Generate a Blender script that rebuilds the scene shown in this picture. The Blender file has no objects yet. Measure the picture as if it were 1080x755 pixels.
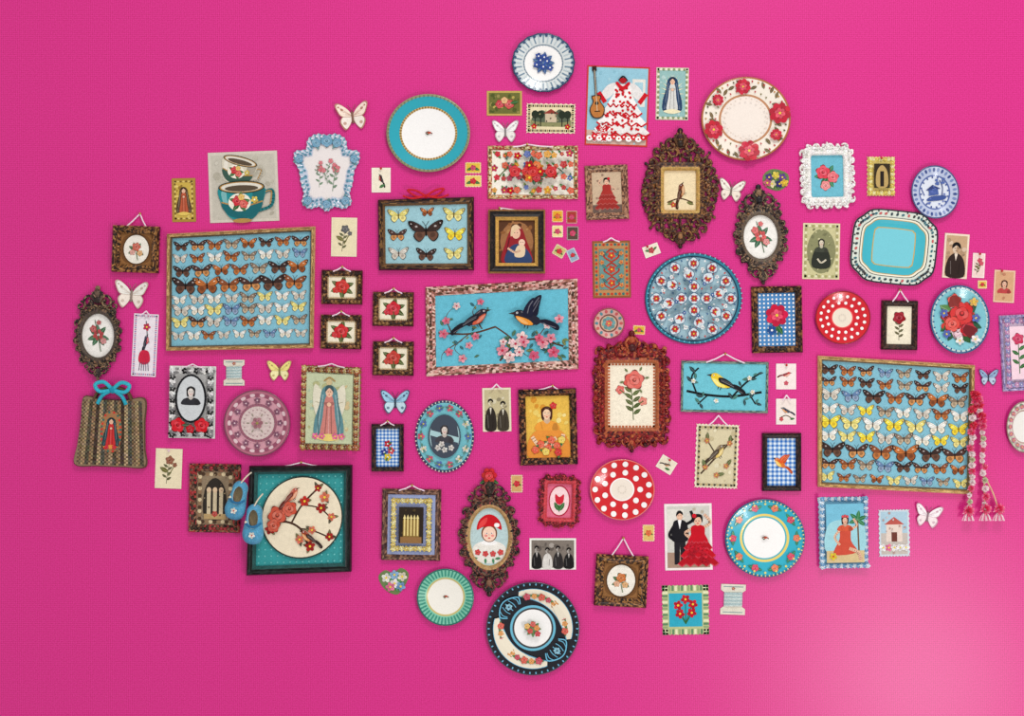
import bpy, math, random
K=0.003; Z0=2.2
R=random.Random(11)
pi=math.pi
def lin1(v):
    v=max(0,min(255,v))/255.0
    return v/12.92 if v<=0.04045 else ((v+0.055)/1.055)**2.4
def lin(c): return (lin1(c[0]),lin1(c[1]),lin1(c[2]),1.0)
def mix(a,b,t): return tuple(a[i]*(1-t)+b[i]*t for i in range(3))
def dk(c,t=0.35): return mix(c,(20,12,12),t)
def lt(c,t=0.35): return mix(c,(255,252,245),t)
def jit(c,a=12):
    d=R.uniform(-a,a); return tuple(x+d+R.uniform(-a,a)*0.4 for x in c)
AQ=(122,200,214); TEAL=(38,170,186); CREAM=(240,230,204); RED=(208,22,40); BRN=(84,50,32); GOLD=(182,140,78)
DK=(24,18,18); GRN=(50,104,50); PINK=(238,120,160); WH=(252,250,246); YEL=(240,212,60); SKIN=(236,190,160)
OLIVE=(110,108,52)

def cat(pts,n=5,closed=True):
    out=[];N=len(pts)
    rng=range(N) if closed else range(N-1)
    for i in rng:
        if closed: p=[pts[(i+k-1)%N] for k in range(4)]
        else: p=[pts[max(0,min(N-1,i+k-1))] for k in range(4)]
        for j in range(n):
            t=j/n;q=[]
            for a in range(len(pts[0])):
                p0,p1,p2,p3=p[0][a],p[1][a],p[2][a],p[3][a]
                q.append(0.5*(2*p1+(p2-p0)*t+(2*p0-5*p1+4*p2-p3)*t*t+(3*p1-p0-3*p2+p3)*t**3))
            out.append(tuple(q))
    if not closed: out.append(tuple(pts[-1]))
    return out

class M:
    def __init__(s,z=0.0,h=None,step=0.012):
        s.v=[];s.f=[];s.c=[];s.s=[];s.z=z;s.h=h;s.step=step;s.T=[]
    def push(s,x,y,sc=1,a=0,fx=1): s.T.append((x,y,sc,math.radians(a),fx)); return s
    def pop(s): s.T.pop()
    def tp(s,p):
        x,y=p[0],p[1]
        for (tx,ty,sc,a,fx) in reversed(s.T):
            x*=sc*fx;y*=sc
            c,n=math.cos(a),math.sin(a)
            x,y=x*c-y*n+tx,x*n+y*c+ty
        return x,y
    def raw(s,pts,faces,cols,smooth=False):
        b=len(s.v)
        s.v+=pts
        for f,c in zip(faces,cols):
            s.f.append([b+i for i in f]);s.c.append(c);s.s.append(smooth)
    def pg(s,pts,col,bump=True):
        q=[s.tp(p) for p in pts]
        A=sum(q[i-1][0]*q[i][1]-q[i][0]*q[i-1][1] for i in range(len(q)))
        if A<0:q.reverse()
        h=s.h
        s.raw([(x,y,s.z+(h(x,y) if h else 0)) for x,y in q],[list(range(len(q)))],[col])
        if bump:s.z+=s.step
    def sm(s,pts,col,n=4): s.pg(cat(pts,n),col)
    def ell(s,x,y,rx,ry,col,a=0,n=18):
        a=math.radians(a);ca,sa=math.cos(a),math.sin(a)
        s.pg([(x+rx*math.cos(t)*ca-ry*math.sin(t)*sa,y+rx*math.cos(t)*sa+ry*math.sin(t)*ca) for t in [2*pi*i/n for i in range(n)]],col)
    def rect(s,x0,y0,x1,y1,col,bump=True): s.pg([(x0,y0),(x1,y0),(x1,y1),(x0,y1)],col,bump)
    def line(s,pts,w,col,smooth=True,taper=False,closed=False):
        if smooth and len(pts)>2: pts=cat(pts,5,closed)
        if closed: pts=list(pts)+[pts[0]]
        n=len(pts)
        for i in range(n-1):
            (x0,y0),(x1,y1)=pts[i][:2],pts[i+1][:2]
            L=math.hypot(x1-x0,y1-y0) or 1
            nx,ny=-(y1-y0)/L,(x1-x0)/L
            w0=w/2*(1-i/n if taper else 1);w1=w/2*(1-(i+1)/n if taper else 1)
            e=0.12*w/L
            x1e,y1e=x1+(x1-x0)*e,y1+(y1-y0)*e
            s.pg([(x0+nx*w0,y0+ny*w0),(x1e+nx*w1,y1e+ny*w1),(x1e-nx*w1,y1e-ny*w1),(x0-nx*w0,y0-ny*w0)],col,False)
        s.z+=s.step
    def loft(s,loops,cols,smooth=False,cap=None,close=True):
        n=len(loops[0]);pts=[p for l in loops for p in l];F=[];C=[]
        for i in range(len(loops)-1):
            for j in range(n if close else n-1):
                k=(j+1)%n
                F.append([i*n+j,i*n+k,(i+1)*n+k,(i+1)*n+j])
                c=cols[i];C.append(c(j) if callable(c) else c)
        if cap: F.append([(len(loops)-1)*n+j for j in range(n)]);C.append(cap)
        s.raw(pts,F,C,smooth)
    def slab(s,w,h,z0,z1,col,side=None):
        a,b=w/2,h/2
        lo=[(-a,-b),(a,-b),(a,b),(-a,b)]
        s.loft([[(x,y,z0) for x,y in lo],[(x,y,z1) for x,y in lo]],[side or col],cap=col)
        s.z=max(s.z,z1+0.04)
    def slabpoly(s,pts,z0,z1,col,side=None):
        s.loft([[(p[0],p[1],z0) for p in pts],[(p[0],p[1],z1) for p in pts]],[side or col],cap=col)
        s.z=max(s.z,z1+0.04)
    def blob(s,x,y,z,r,col,rz=None,n=8):
        rz=rz or r
        loops=[]
        for k in range(3):
            a=k*pi/6.2
            loops.append([(x+r*math.cos(a)*math.cos(t),y+r*math.cos(a)*math.sin(t),z+rz*math.sin(a)) for t in [2*pi*i/n for i in range(n)]])
        s.loft(loops,[col,col],True,cap=col)
    def tube(s,pts,r,col,n=6,taper=False):
        loops=[];N=len(pts)
        for i,p in enumerate(pts):
            a=pts[max(0,i-1)];b=pts[min(N-1,i+1)]
            dx,dy,dz=b[0]-a[0],b[1]-a[1],b[2]-a[2]
            L=math.sqrt(dx*dx+dy*dy+dz*dz) or 1
            dx/=L;dy/=L;dz/=L
            u=(-dy,dx,0);lu=math.hypot(u[0],u[1])
            u=(1,0,0) if lu<1e-4 else (u[0]/lu,u[1]/lu,0)
            w=(dy*u[2]-dz*u[1],dz*u[0]-dx*u[2],dx*u[1]-dy*u[0])
            rr=r*(1-0.75*i/N) if taper else r
            loops.append([(p[0]+rr*(u[0]*math.cos(t)+w[0]*math.sin(t)),p[1]+rr*(u[1]*math.cos(t)+w[1]*math.sin(t)),p[2]+rr*(u[2]*math.cos(t)+w[2]*math.sin(t))) for t in [2*pi*k/n for k in range(n)]])
        c=col if callable(col) else (lambda j:col)
        s.loft(loops,[c]*(N-1),True)
    def scroll(s,x,y,r,a0,dirn,z,col,tr=1.0):
        pts=[]
        for i in range(15):
            t=i/14;rr=r*(1-0.82*t);a=math.radians(a0)+dirn*t*3.4*pi/1.6
            pts.append((x+rr*math.cos(a),y+rr*math.sin(a),z+t*1.2))
        s.tube(pts,tr,col)

# ---------- materials -------------
def mkmat(name,rough=0.5,noise=0.14,nscale=420,bump=0.15,bscale=300,metal=0.0,spec=0.4,coat=0.0,mottle=0.03):
    m=bpy.data.materials.new(name);m.use_nodes=True;nt=m.node_tree;N=nt.nodes;L=nt.links
    b=N['Principled BSDF'];b.inputs['Roughness'].default_value=rough;b.inputs['Metallic'].default_value=metal
    b.inputs['Specular IOR Level'].default_value=spec;b.inputs['Coat Weight'].default_value=coat
    at=N.new('ShaderNodeAttribute');at.attribute_name='Col'
    tc=N.new('ShaderNodeTexCoord');src=at.outputs['Color']
    for sc_,am in((nscale,noise),(75,mottle)):
        nz=N.new('ShaderNodeTexNoise');nz.inputs['Scale'].default_value=sc_;nz.inputs['Detail'].default_value=2
        L.new(tc.outputs['Object'],nz.inputs['Vector'])
        mr=N.new('ShaderNodeMapRange');mr.inputs[1].default_value=0.3;mr.inputs[2].default_value=0.7;mr.inputs[3].default_value=1-am;mr.inputs[4].default_value=1+am
        L.new(nz.outputs['Fac'],mr.inputs[0])
        mx=N.new('ShaderNodeMix');mx.data_type='RGBA';mx.blend_type='MULTIPLY';mx.inputs[0].default_value=1
        L.new(src,mx.inputs[6]);L.new(mr.outputs[0],mx.inputs[7]);src=mx.outputs[2]
    L.new(src,b.inputs['Base Color'])
    n2=N.new('ShaderNodeTexNoise');n2.inputs['Scale'].default_value=bscale;L.new(tc.outputs['Object'],n2.inputs['Vector'])
    bp=N.new('ShaderNodeBump');bp.inputs['Strength'].default_value=bump;bp.inputs['Distance'].default_value=0.001
    L.new(n2.outputs['Fac'],bp.inputs['Height']);L.new(bp.outputs['Normal'],b.inputs['Normal'])
    return m
PAPER=mkmat('printed_paper',0.7,0.16,500,0.04,spec=.15,mottle=.05)
GLAZE=mkmat('glazed_ceramic',0.2,0.05,500,0.0,200,spec=.35,coat=0.15,mottle=.01)
WOOD=mkmat('carved_gilt_wood',0.4,0.42,420,0.4,400,spec=0.3,mottle=.12)
CLOTH=mkmat('cloth',0.85,0.22,350,0.4,500,spec=.15)
METAL=mkmat('brass_pin',0.3,0.1,300,0.1,300,metal=0.8)
TIN=mkmat('painted_tin',0.35,0.14,450,0.03,200,spec=.25)
WING=mkmat('butterfly_wing',0.75,0.14,spec=.12,bump=.03)

COL=bpy.context.scene.collection
def mesh_from(m,name,mp=None):
    me=bpy.data.meshes.new(name)
    vs=[]
    for x,y,z in m.v:
        if mp: x,y=mp(x,y)
        vs.append((x*K,-z*K,y*K))
    me.from_pydata(vs,[],m.f)
    a=me.color_attributes.new('Col','FLOAT_COLOR','CORNER')
    buf=[]
    for f,c in zip(m.f,m.c): buf+=list(lin(c))*len(f)
    a.data.foreach_set('color',buf)
    me.polygons.foreach_set('use_smooth',m.s)
    me.update()
    return me
ZB=-0.1
class Thing:
    def __init__(s,name,label,catg,cx,cy,rot=0,zb=ZB,group=None,quad=None,qs=None):
        s.name=name;s.label=label;s.cat=catg;s.rot=rot;s.zb=zb;s.group=group;s.parts=[];s.mp=None
        if quad:
            cx=sum(q[0] for q in quad)/4;cy=sum(q[1] for q in quad)/4
            w,h=qs
            q=[(a-cx,cy-b) for a,b in quad]
            def mp(x,y):
                u=x/w+0.5;v=0.5-y/h
                tx=q[0][0]*(1-u)+q[1][0]*u;ty=q[0][1]*(1-u)+q[1][1]*u
                bx=q[3][0]*(1-u)+q[2][0]*u;by=q[3][1]*(1-u)+q[2][1]*u
                return tx*(1-v)+bx*v,ty*(1-v)+by*v
            s.mp=mp
        s.cx=cx;s.cy=cy
    def part(s,name,m,mat,label=None,loc=None,sc=1,rot=0):
        s.parts.append((name,m,mat,label,loc,sc,rot));return s
    def done(s):
        loc=((s.cx-540)*K,-s.zb*K,Z0+(377.5-s.cy)*K)
        single=len(s.parts)==1
        root=None
        if not single:
            root=bpy.data.objects.new(s.name,None);COL.objects.link(root)
            root.empty_display_size=0.03
        for (n,m,mat,lab,l,sc,rt) in s.parts:
            if isinstance(m,bpy.types.Mesh): me=m
            else:
                me=mesh_from(m,n,s.mp)
            if not me.materials: me.materials.append(mat)
            o=bpy.data.objects.new(s.name if single else n,me);COL.objects.link(o)
            if single: root=o
            else:
                o.parent=root
                if l:
                    x,y=(s.mp(l[0],l[1]) if s.mp else (l[0],l[1]))
                    o.location=(x*K,-l[2]*K,y*K)
                o.scale=(sc,sc,sc);o.rotation_euler=(0,math.radians(rt),0)
                if lab:o['label']=lab
        root.location=loc;root.rotation_euler=(0,math.radians(s.rot),0)
        root['label']=s.label;root['category']=s.cat
        if s.group:root['group']=s.group
        return root

# ---------- print motifs ------------
def flower(m,x,y,r,col,cc=YEL,n=5,a0=None):
    a0=R.uniform(0,360) if a0 is None else a0
    m.push(x,y,r,a0)
    for i in range(n):
        a=2*pi*i/n
        m.ell(math.cos(a)*.58,math.sin(a)*.58,.46,.38,jit(col,10) if i%2 else dk(col,.12),math.degrees(a),10)
    for i in range(n):
        a=2*pi*i/n
        m.line([(0,0),(math.cos(a)*.6,math.sin(a)*.6)],.08,dk(col,.3),False)
    m.ell(0,0,.24,.24,cc,0,10)
    m.pop()
def rose(m,x,y,r,col=RED,a0=0):
    m.push(x,y,r,a0+R.uniform(0,70))
    m.pg([(math.cos(t)*(0.88+.13*math.cos(5*t)),math.sin(t)*(0.88+.13*math.cos(5*t))) for t in [2*pi*i/30 for i in range(30)]],dk(col,.45))
    for i in range(5):
        a=2*pi*i/5
        m.ell(math.cos(a)*.52,math.sin(a)*.52,.36,.44,mix(col,lt(col,.3),R.random()*.6),math.degrees(a),12)
    m.ell(0,0,.52,.52,dk(col,.35),0,14)
    for i in range(4):
        a=2*pi*(i+.4)/4
        m.ell(math.cos(a)*.26,math.sin(a)*.26,.24,.3,lt(col,.12+.12*(i%2)),math.degrees(a),10)
    m.ell(0,0,.2,.2,dk(col,.5),0,10);m.ell(.04,.03,.12,.12,lt(col,.1),0,8)
    m.pop()
def leaf(m,x,y,L,a,col=GRN,w=.22):
    m.push(x,y,L,a);m.pg([(0,0),(.25,w*.8),(.55,w),(.85,w*.5),(1,0),(.8,-w*.6),(.5,-w),(.2,-w*.7)],jit(col,10))
    m.line([(0,0),(.9,0)],.05,lt(col,.3),False);m.pop()
def bouquet(m,x,y,r,cols=(RED,PINK,YEL),n=6,leaves=8):
    for i in range(leaves): leaf(m,x+R.uniform(-.2,.2)*r,y+R.uniform(-.2,.2)*r,r*R.uniform(.8,1.05),360*i/leaves+R.uniform(-15,15),R.choice([GRN,(90,140,70),(40,90,60)]))
    for i in range(n):
        a=2*pi*i/n;d=r*.5
        (rose if i%2 else flower)(m,x+math.cos(a)*d,y+math.sin(a)*d,r*.34,cols[i%len(cols)])
    rose(m,x,y,r*.42,cols[0])
def sprig(m,x,y,h,col=RED,lean=0,stem=GRN,n=5,fr=.2):
    m.line([(x,y),(x+lean*.3,y+h*.4),(x+lean,y+h)],max(.5,h*.025),stem)
    for i in range(n):
        t=.15+.65*i/n
        leaf(m,x+lean*t*t,y+h*t,h*.24,90+(55 if i%2 else -55),stem)
    rose(m,x+lean,y+h,h*fr,col)
def bird(m,x,y,s,fx=1,a=0,body=(60,50,60),belly=(220,120,60),wing=(40,36,44),beak=(60,40,30),raised=False):
    m.push(x,y,s,a,fx)
    if raised:
        m.sm([(.3,.2),(.15,.9),(-.35,1.5),(-.75,1.65),(-.65,.9),(-.5,.2)],dk(wing,.15))
        m.line([(0,.4),(-.3,1.0),(-.6,1.5)],.07,lt(wing,.35));m.line([(-.2,.4),(-.45,.9),(-.62,1.3)],.05,lt(wing,.35))
    m.sm([(-1.9,-.75),(-1.0,-.25),(-.5,-.42),(-.6,-.1),(-1.2,.0),(-2.0,-.4)],dk(wing,.2))
    m.line([(-.7,-.22),(-1.8,-.55)],.05,lt(wing,.35),False)
    m.sm([(.75,.62),(1.0,.45),(.95,.2),(.7,-.1),(.3,-.4),(-.3,-.42),(-.8,-.2),(-.6,.15),(0,.38),(.45,.6)],body)
    m.sm([(.85,.2),(.65,-.12),(.25,-.38),(-.3,-.38),(-.1,-.1),(.4,.12)],belly)
    m.sm([(.82,.12),(.6,-.1),(.25,-.3),(0,-.32),(.2,-.12),(.5,.06)],lt(belly,.3))
    m.sm([(.5,.55),(.3,.45),(0,.32),(.2,.36),(.5,.45)],lt(body,.3))
    if not raised:
        m.sm([(.35,.3),(.2,-.05),(-.4,-.2),(-1.3,-.35),(-.7,.12),(-.1,.35)],wing)
        m.line([(.1,.1),(-.4,-.02),(-1.0,-.2)],.06,lt(wing,.4));m.line([(.15,.2),(-.4,.1),(-.8,-.02)],.05,lt(wing,.3))
    else:
        m.sm([(.4,.25),(.3,.8),(0,1.3),(-.3,1.45),(-.25,.8),(-.2,.15)],wing);m.line([(.1,.4),(0,.9),(-.2,1.25)],.06,lt(wing,.4))
    m.pg([(.96,.5),(1.35,.36),(.97,.3)],beak)
    m.ell(.78,.43,.07,.07,WH,0,8);m.ell(.79,.43,.04,.04,DK,0,8)
    m.line([(0,-.4),(.05,-.65)],.05,DK,False);m.line([(.2,-.38),(.25,-.63)],.05,DK,False)
    m.pop()
def bfly(m,x,y,s,c1,c2,c3=DK,a=0):
    m.push(x,y,s,a)
    for f in (1,-1):
        m.push(0,0,1,0,f)
        hw=[(.04,.02),(.5,.08),(.8,-.16),(.76,-.45),(.5,-.68),(.26,-.55),(.06,-.25)]
        fw=[(.04,.12),(.35,.42),(.85,.68),(1.14,.66),(1.05,.35),(.78,.03),(.3,-.04),(.05,0)]
        m.sm(hw,c3);m.sm([(px*.9+.02,py*.9-.01) for px,py in hw],c2);m.ell(.42,-.25,.2,.16,mix(c2,c3,.3),40,9)
        m.sm(fw,c3);m.sm([(px*.9+.03,py*.88+.03) for px,py in fw],c1)
        m.pg([(.8,.6),(1.08,.62),(1.0,.36),(.84,.3)],mix(c1,c3,.6))
        m.line([(.08,.08),(.5,.35),(.82,.52)],.035,mix(c1,c3,.7));m.line([(.08,.05),(.7,.2)],.03,mix(c1,c3,.7),False)
        m.ell(.62,.32,.09,.07,lt(c1,.6),0,8);m.ell(.95,.5,.05,.05,lt(c1,.7),0,6)
        m.pop()
        m.line([(0,.3),(.1*f,.5),(.22*f,.66)],.03,c3)
    m.ell(0,-.02,.065,.33,dk(c3,.3),0,10)
    m.pop()
def bust(m,x,y,s,hair=DK,skin=SKIN,dress=RED,fx=1,flowers=None):
    m.push(x,y,s,0,fx)
    m.sm([(-1.1,.2),(-1,1.1),(0,1.6),(1,1.1),(1.1,.2),(.9,-1),(0,-1.1),(-.9,-1)],hair)
    m.sm([(-2.2,-3),(-2,-1.8),(-1.0,-1.3),(0,-1.2),(1.0,-1.3),(2,-1.8),(2.2,-3)],dress)
    m.sm([(1.0,-3),(1.2,-1.9),(1.9,-1.8),(2.1,-3)],dk(dress,.2));m.line([(-1.2,-1.5),(-.9,-2.9)],.1,dk(dress,.25),False)
    m.sm([(-.4,-.6),(.4,-.6),(.6,-1.3),(0,-1.8),(-.6,-1.3)],dk(skin,.16))
    m.sm([(-.75,.4),(-.6,-.5),(0,-1),(.6,-.5),(.75,.4),(.5,1.0),(-.5,1.0)],skin)
    m.sm([(.4,.9),(.75,.4),(.6,-.5),(.15,-.93),(.4,-.4),(.5,.3)],dk(skin,.12))
    m.ell(-.36,-.22,.18,.13,mix(skin,(226,90,90),.4),0,10);m.ell(.36,-.22,.15,.12,mix(skin,(226,90,90),.4),0,10)
    m.sm([(-.85,.3),(-.8,1.1),(0,1.5),(.8,1.1),(.85,.3),(.4,.9),(-.3,1.0)],hair);m.line([(-.4,1.25),(.1,1.35),(.5,1.15)],.08,lt(hair,.25))
    for e in(-.3,.3):
        m.ell(e,.15,.13,.07,WH,0,8);m.ell(e,.15,.06,.06,DK,0,8);m.line([(e-.17,.36),(e+.17,.38)],.06,DK,False)
    m.line([(.02,.1),(.08,-.2),(-.02,-.24)],.05,dk(skin,.3));m.ell(0,-.5,.22,.09,(190,30,40),0,10)
    if flowers:
        for i in range(3): rose(m,-.7+i*.7,1.35+(.2 if i==1 else 0),.45,flowers)
    m.pop()
def robed(m,x,y,h,robe=(220,150,150),mantle=(70,130,150),halo=(230,200,90),rays=True):
    m.push(x,y,h)
    if rays:
        for i in range(22):
            a=2*pi*i/22
            m.pg([(math.cos(a-.06)*.14,math.sin(a-.06)*.3),(math.cos(a)*.3,math.sin(a)*.52),(math.cos(a+.06)*.14,math.sin(a+.06)*.3)],halo,False)
        m.z+=m.step
    m.sm([(0,.42),(.12,.34),(.16,.1),(.24,-.2),(.2,-.44),(-.2,-.44),(-.24,-.2),(-.16,.1),(-.12,.34)],mantle)
    for sx_ in(-1,1): m.line([(sx_*.1,.26),(sx_*.14,0),(sx_*.19,-.38)],.018,lt(mantle,.35));m.line([(sx_*.13,.2),(sx_*.18,-.1),(sx_*.16,-.4)],.014,dk(mantle,.3))
    m.sm([(0,.28),(.07,.18),(.1,-.1),(.13,-.42),(-.13,-.42),(-.1,-.1),(-.07,.18)],robe)
    m.line([(-.03,.1),(-.06,-.4)],.015,dk(robe,.3),False);m.line([(.03,.1),(.05,-.4)],.015,dk(robe,.3),False);m.line([(0,.05),(.0,-.4)],.012,lt(robe,.3),False)
    m.ell(0,.3,.06,.08,SKIN);m.sm([(-.07,.3),(-.06,.39),(0,.42),(.06,.39),(.07,.3),(0,.37)],dk(mantle,.4))
    m.ell(-.02,.31,.008,.008,DK,0,6);m.ell(.02,.31,.008,.008,DK,0,6);m.ell(0,.262,.015,.007,RED,0,6)
    m.sm([(-.09,.12),(0,.06),(.09,.12),(.04,.14),(-.04,.14)],dk(robe,.2));m.ell(0,.1,.035,.035,SKIN);m.sm([(-.22,-.44),(0,-.38),(.22,-.44),(0,-.5)],halo)
    m.pop()
def skirt(m,dress,dot,k=1,hem=None):
    for i,(yy,w) in enumerate([(-.42,.36),(-.28,.31),(-.14,.25),(-.02,.18)]):
        w*=k
        pts=[(-w*.6,yy+.14)]+[(-w+2*w*k_/10,yy-(.05 if k_%2 else .0)) for k_ in range(11)]+[(w*.6,yy+.14)]
        m.pg(pts,mix(dress,dk(dress),.0 if i%2 else (.1 if hem else .3)));m.line([(-w+2*w*k_/10,yy-(.05 if k_%2 else .0)) for k_ in range(11)],.022 if hem else .018,hem or lt(dot or dress,.2),False)
def dancer(m,x,y,h,dress=RED,dot=WH,fx=1,hair=DK,figure=True,hem=None):
    m.push(x,y,h,0,fx);k=1 if figure else 1.12
    if figure: m.line([(-.08,.2),(-.22,.3),(-.12,.44)],.05,SKIN);m.line([(.08,.2),(.22,.12),(.12,.02)],.05,SKIN)
    else:
        for sx_ in(-1,1):
            m.sm([(sx_*.08,.26),(sx_*.2,.24),(sx_*.3,.1),(sx_*.26,.02),(sx_*.14,.1)],dk(dress,.08));m.line([(sx_*.33,.13),(sx_*.24,.0)],.06,hem or WH,False)
    skirt(m,dress,dot,k,hem)
    m.sm([(-.1,.24),(.1,.24),(.12,.1),(.1,-.02),(-.1,-.02),(-.12,.1)],dress)
    if dot:
        for i in range(46 if figure else 80):
            yy=R.uniform(-.44,.2);w=(.1+.2*max(0,(.05-yy)/.5))*k
            m.ell(R.uniform(-w,w),yy,.018,.018,dot,0,8)
    if figure:
        m.ell(0,.33,.065,.085,SKIN);m.sm([(-.08,.3),(-.08,.42),(0,.45),(.08,.42),(.08,.3),(.03,.38),(-.04,.39)],hair)
        m.ell(.06,.42,.04,.04,RED,0,8);m.ell(-.02,.33,.01,.01,DK,0,6);m.ell(.03,.33,.01,.01,DK,0,6);m.ell(0,.285,.02,.01,RED,0,6)
    else:
        m.sm([(-.1,.26),(0,.16),(.1,.26),(.07,.28),(0,.22),(-.07,.28)],hem or WH);m.line([(-.06,.3),(0,.36),(.06,.3)],.02,DK)
        m.ell(0,.3,.05,.04,(170,20,30),0,10)
    m.pop()
def gingham(m,w,h,n=10,c1=(60,120,180),c3=(225,238,245)):
    nx=n;ny=max(2,int(round(n*h/w)))
    cs={0:c1,1:mix(c1,c3,.5),2:c3}
    for i in range(nx):
        for j in range(ny):
            m.rect(-w/2+w*i/nx,-h/2+h*j/ny,-w/2+w*(i+1)/nx,-h/2+h*(j+1)/ny,cs[i%2+j%2],False)
    m.z+=m.step
def border(m,w,h,b,cols,n=24,kind='dash'):
    for s_ in range(4):
        L=w if s_%2==0 else h; k=max(3,int(n*L/max(w,h)))
        for i in range(k):
            t=-L/2+L*(i+.5)/k
            off=(h if s_%2==0 else w)/2-b/2
            x,y={0:(t,off),1:(off,t),2:(t,-off),3:(-off,t)}[s_]
            c=cols[i%len(cols)]
            if kind=='dot': m.ell(x,y,b*.36,b*.36,c,0,8)
            elif kind=='flower': flower(m,x,y,b*.5,c,lt(c,.6))
            else:
                e=L/k*.36;m.rect(x-(e if s_%2==0 else b*.4),y-(b*.4 if s_%2==0 else e),x+(e if s_%2==0 else b*.4),y+(b*.4 if s_%2==0 else e),c,False)
    m.z+=m.step
def speck(m,w,h,n,cols,r=(.4,1.2)):
    for i in range(n):
        q=R.uniform(*r);m.ell(R.uniform(-w/2+q,w/2-q),R.uniform(-h/2+q,h/2-q),q,q*R.uniform(.5,1),R.choice(cols),R.uniform(0,90),7)
def photo_people(m,w,h,bg=(190,180,150),cl=((60,50,45),(90,80,70),(215,205,180)),n=3):
    m.rect(-w/2,-h/2,w/2,h/2,bg);speck(m,w,h,22,[mix(bg,DK,.3),lt(bg,.3),mix(bg,DK,.15)],(1,3))
    for i in range(n):
        x=-w/2+w*(i+.5)/n; s_=min(w/n*.2,h*.1);q=h*(.62 if i%2 else .68)
        m.push(x,-h*.5,1);c=cl[i%len(cl)]
        m.sm([(-w/n*.42,0),(-w/n*.38,q*.6),(0,q*.85),(w/n*.38,q*.6),(w/n*.42,0)],c)
        m.pg([(-s_*.4,q*.82),(s_*.4,q*.82),(0,q*.55)],lt(bg,.6));m.line([(-w/n*.25,q*.55),(-w/n*.2,2)],.6,lt(c,.3),False);m.line([(w/n*.2,q*.5),(w/n*.15,2)],.6,dk(c,.5),False)
        m.ell(0,q,s_,s_*1.25,lt(bg,.35));m.ell(s_*.4,q-s_*.1,s_*.5,s_*1.0,dk(bg,.1),0,10);m.sm([(-s_,q),(-s_*.9,q+s_*1.1),(0,q+s_*1.6),(s_*.9,q+s_*1.1),(s_,q),(0,q+s_*.8)],DK)
        for e in(-.4,.4): m.ell(e*s_,q+.1*s_,s_*.15,s_*.12,DK,0,6)
        m.line([(-.25*s_,q-.6*s_),(.25*s_,q-.6*s_)],.15*s_,dk(bg,.5),False)
        m.pop()

# ---------- object builders ----------
def perim(w,h,inset,z,n=14):
    a,b=w/2-inset,h/2-inset;o=[]
    for i in range(n):o.append((-a+2*a*i/n,-b,z))
    for i in range(n):o.append((a,-b+2*b*i/n,z))
    for i in range(n):o.append((a-2*a*i/n,b,z))
    for i in range(n):o.append((-a,b-2*b*i/n,z))
    return o
def frame_mesh(w,h,fw,pal,n=14,H=5,edge=None,inner=None,bead=None,beadcol=None):
    m=M()
    f=lambda j:jit(R.choice(pal),8)
    e=(lambda j:jit(edge,6)) if edge else f
    iv=(lambda j:jit(inner,5)) if inner else f
    prof=[(0,.1),(0,H*.7),(fw*.15,H),(fw*.3,H*.82),(fw*.45,H*.72),(fw*.58,H*.8),(fw*.7,H*.85),(fw*.92,H*.5),(fw,H*.4),(fw,.6)]
    m.loft([perim(w,h,i,z,n) for i,z in prof],[e,e,f,f,f,f,iv,iv,iv])
    if bead:
        for x,y,_ in perim(w,h,fw*.5,0,max(4,int((w+h)/2/bead))): m.blob(x,y,H*.75,min(fw*.32,bead*.4),jit(R.choice(beadcol or pal),10))
    return m
def string_mesh(w,h,apex,dx=0,col=(245,225,235)):
    m=M();a=w*.22
    for f in(-1,1): m.tube([(f*a,h/2-1.5,4.5),(f*a*.5+dx*.5,h/2-1.5+(apex)*.5,4),(dx,h/2+apex,2.4)],.75,col)
    return m
def nail(x,y,z=0,r=1.5,col=(190,160,90)):
    m=M();m.tube([(x,y,z),(x,y,z+2.5)],.5,col);m.blob(x,y,z+2.4,r,col);return m
def framed(cx,cy,w,h,rot,fw,pal,bg,draw,label,catg='picture frame',string=None,bead=None,beadcol=None,edge=None,inner=None,mat=None,H=5,quad=None,name='framed_picture',group=None,n=24,zb=ZB,fmat=None):
    T=Thing(name,label,catg,cx,cy,rot,zb=zb,quad=quad,qs=(w,h),group=group)
    T.part('frame',frame_mesh(w,h,fw,pal,n,H,edge,inner,bead,beadcol),fmat or WOOD)
    iw,ih=w-2*fw,h-2*fw
    m=M(z=.9);m.slab(iw+1.5,ih+1.5,.2,.9,bg)
    if mat:
        mw,mc=mat
        mm=M();mm.loft([perim(iw+1,ih+1,0,1.0,4),perim(iw+1,ih+1,0,1.9,4),perim(iw+1,ih+1,mw,1.9,4),perim(iw+1,ih+1,mw,1.0,4)],[mc]*3)
        T.part('mat_board',mm,PAPER);iw-=2*mw-1;ih-=2*mw-1
    draw(m,iw,ih);T.part('picture',m,PAPER)
    if string:
        T.part('hanging_string',string_mesh(w,h,string[0],string[1] if len(string)>1 else 0),CLOTH)
        T.part('nail',nail(string[1] if len(string)>1 else 0,h/2+string[0],0),METAL)
    return T.done()
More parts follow.
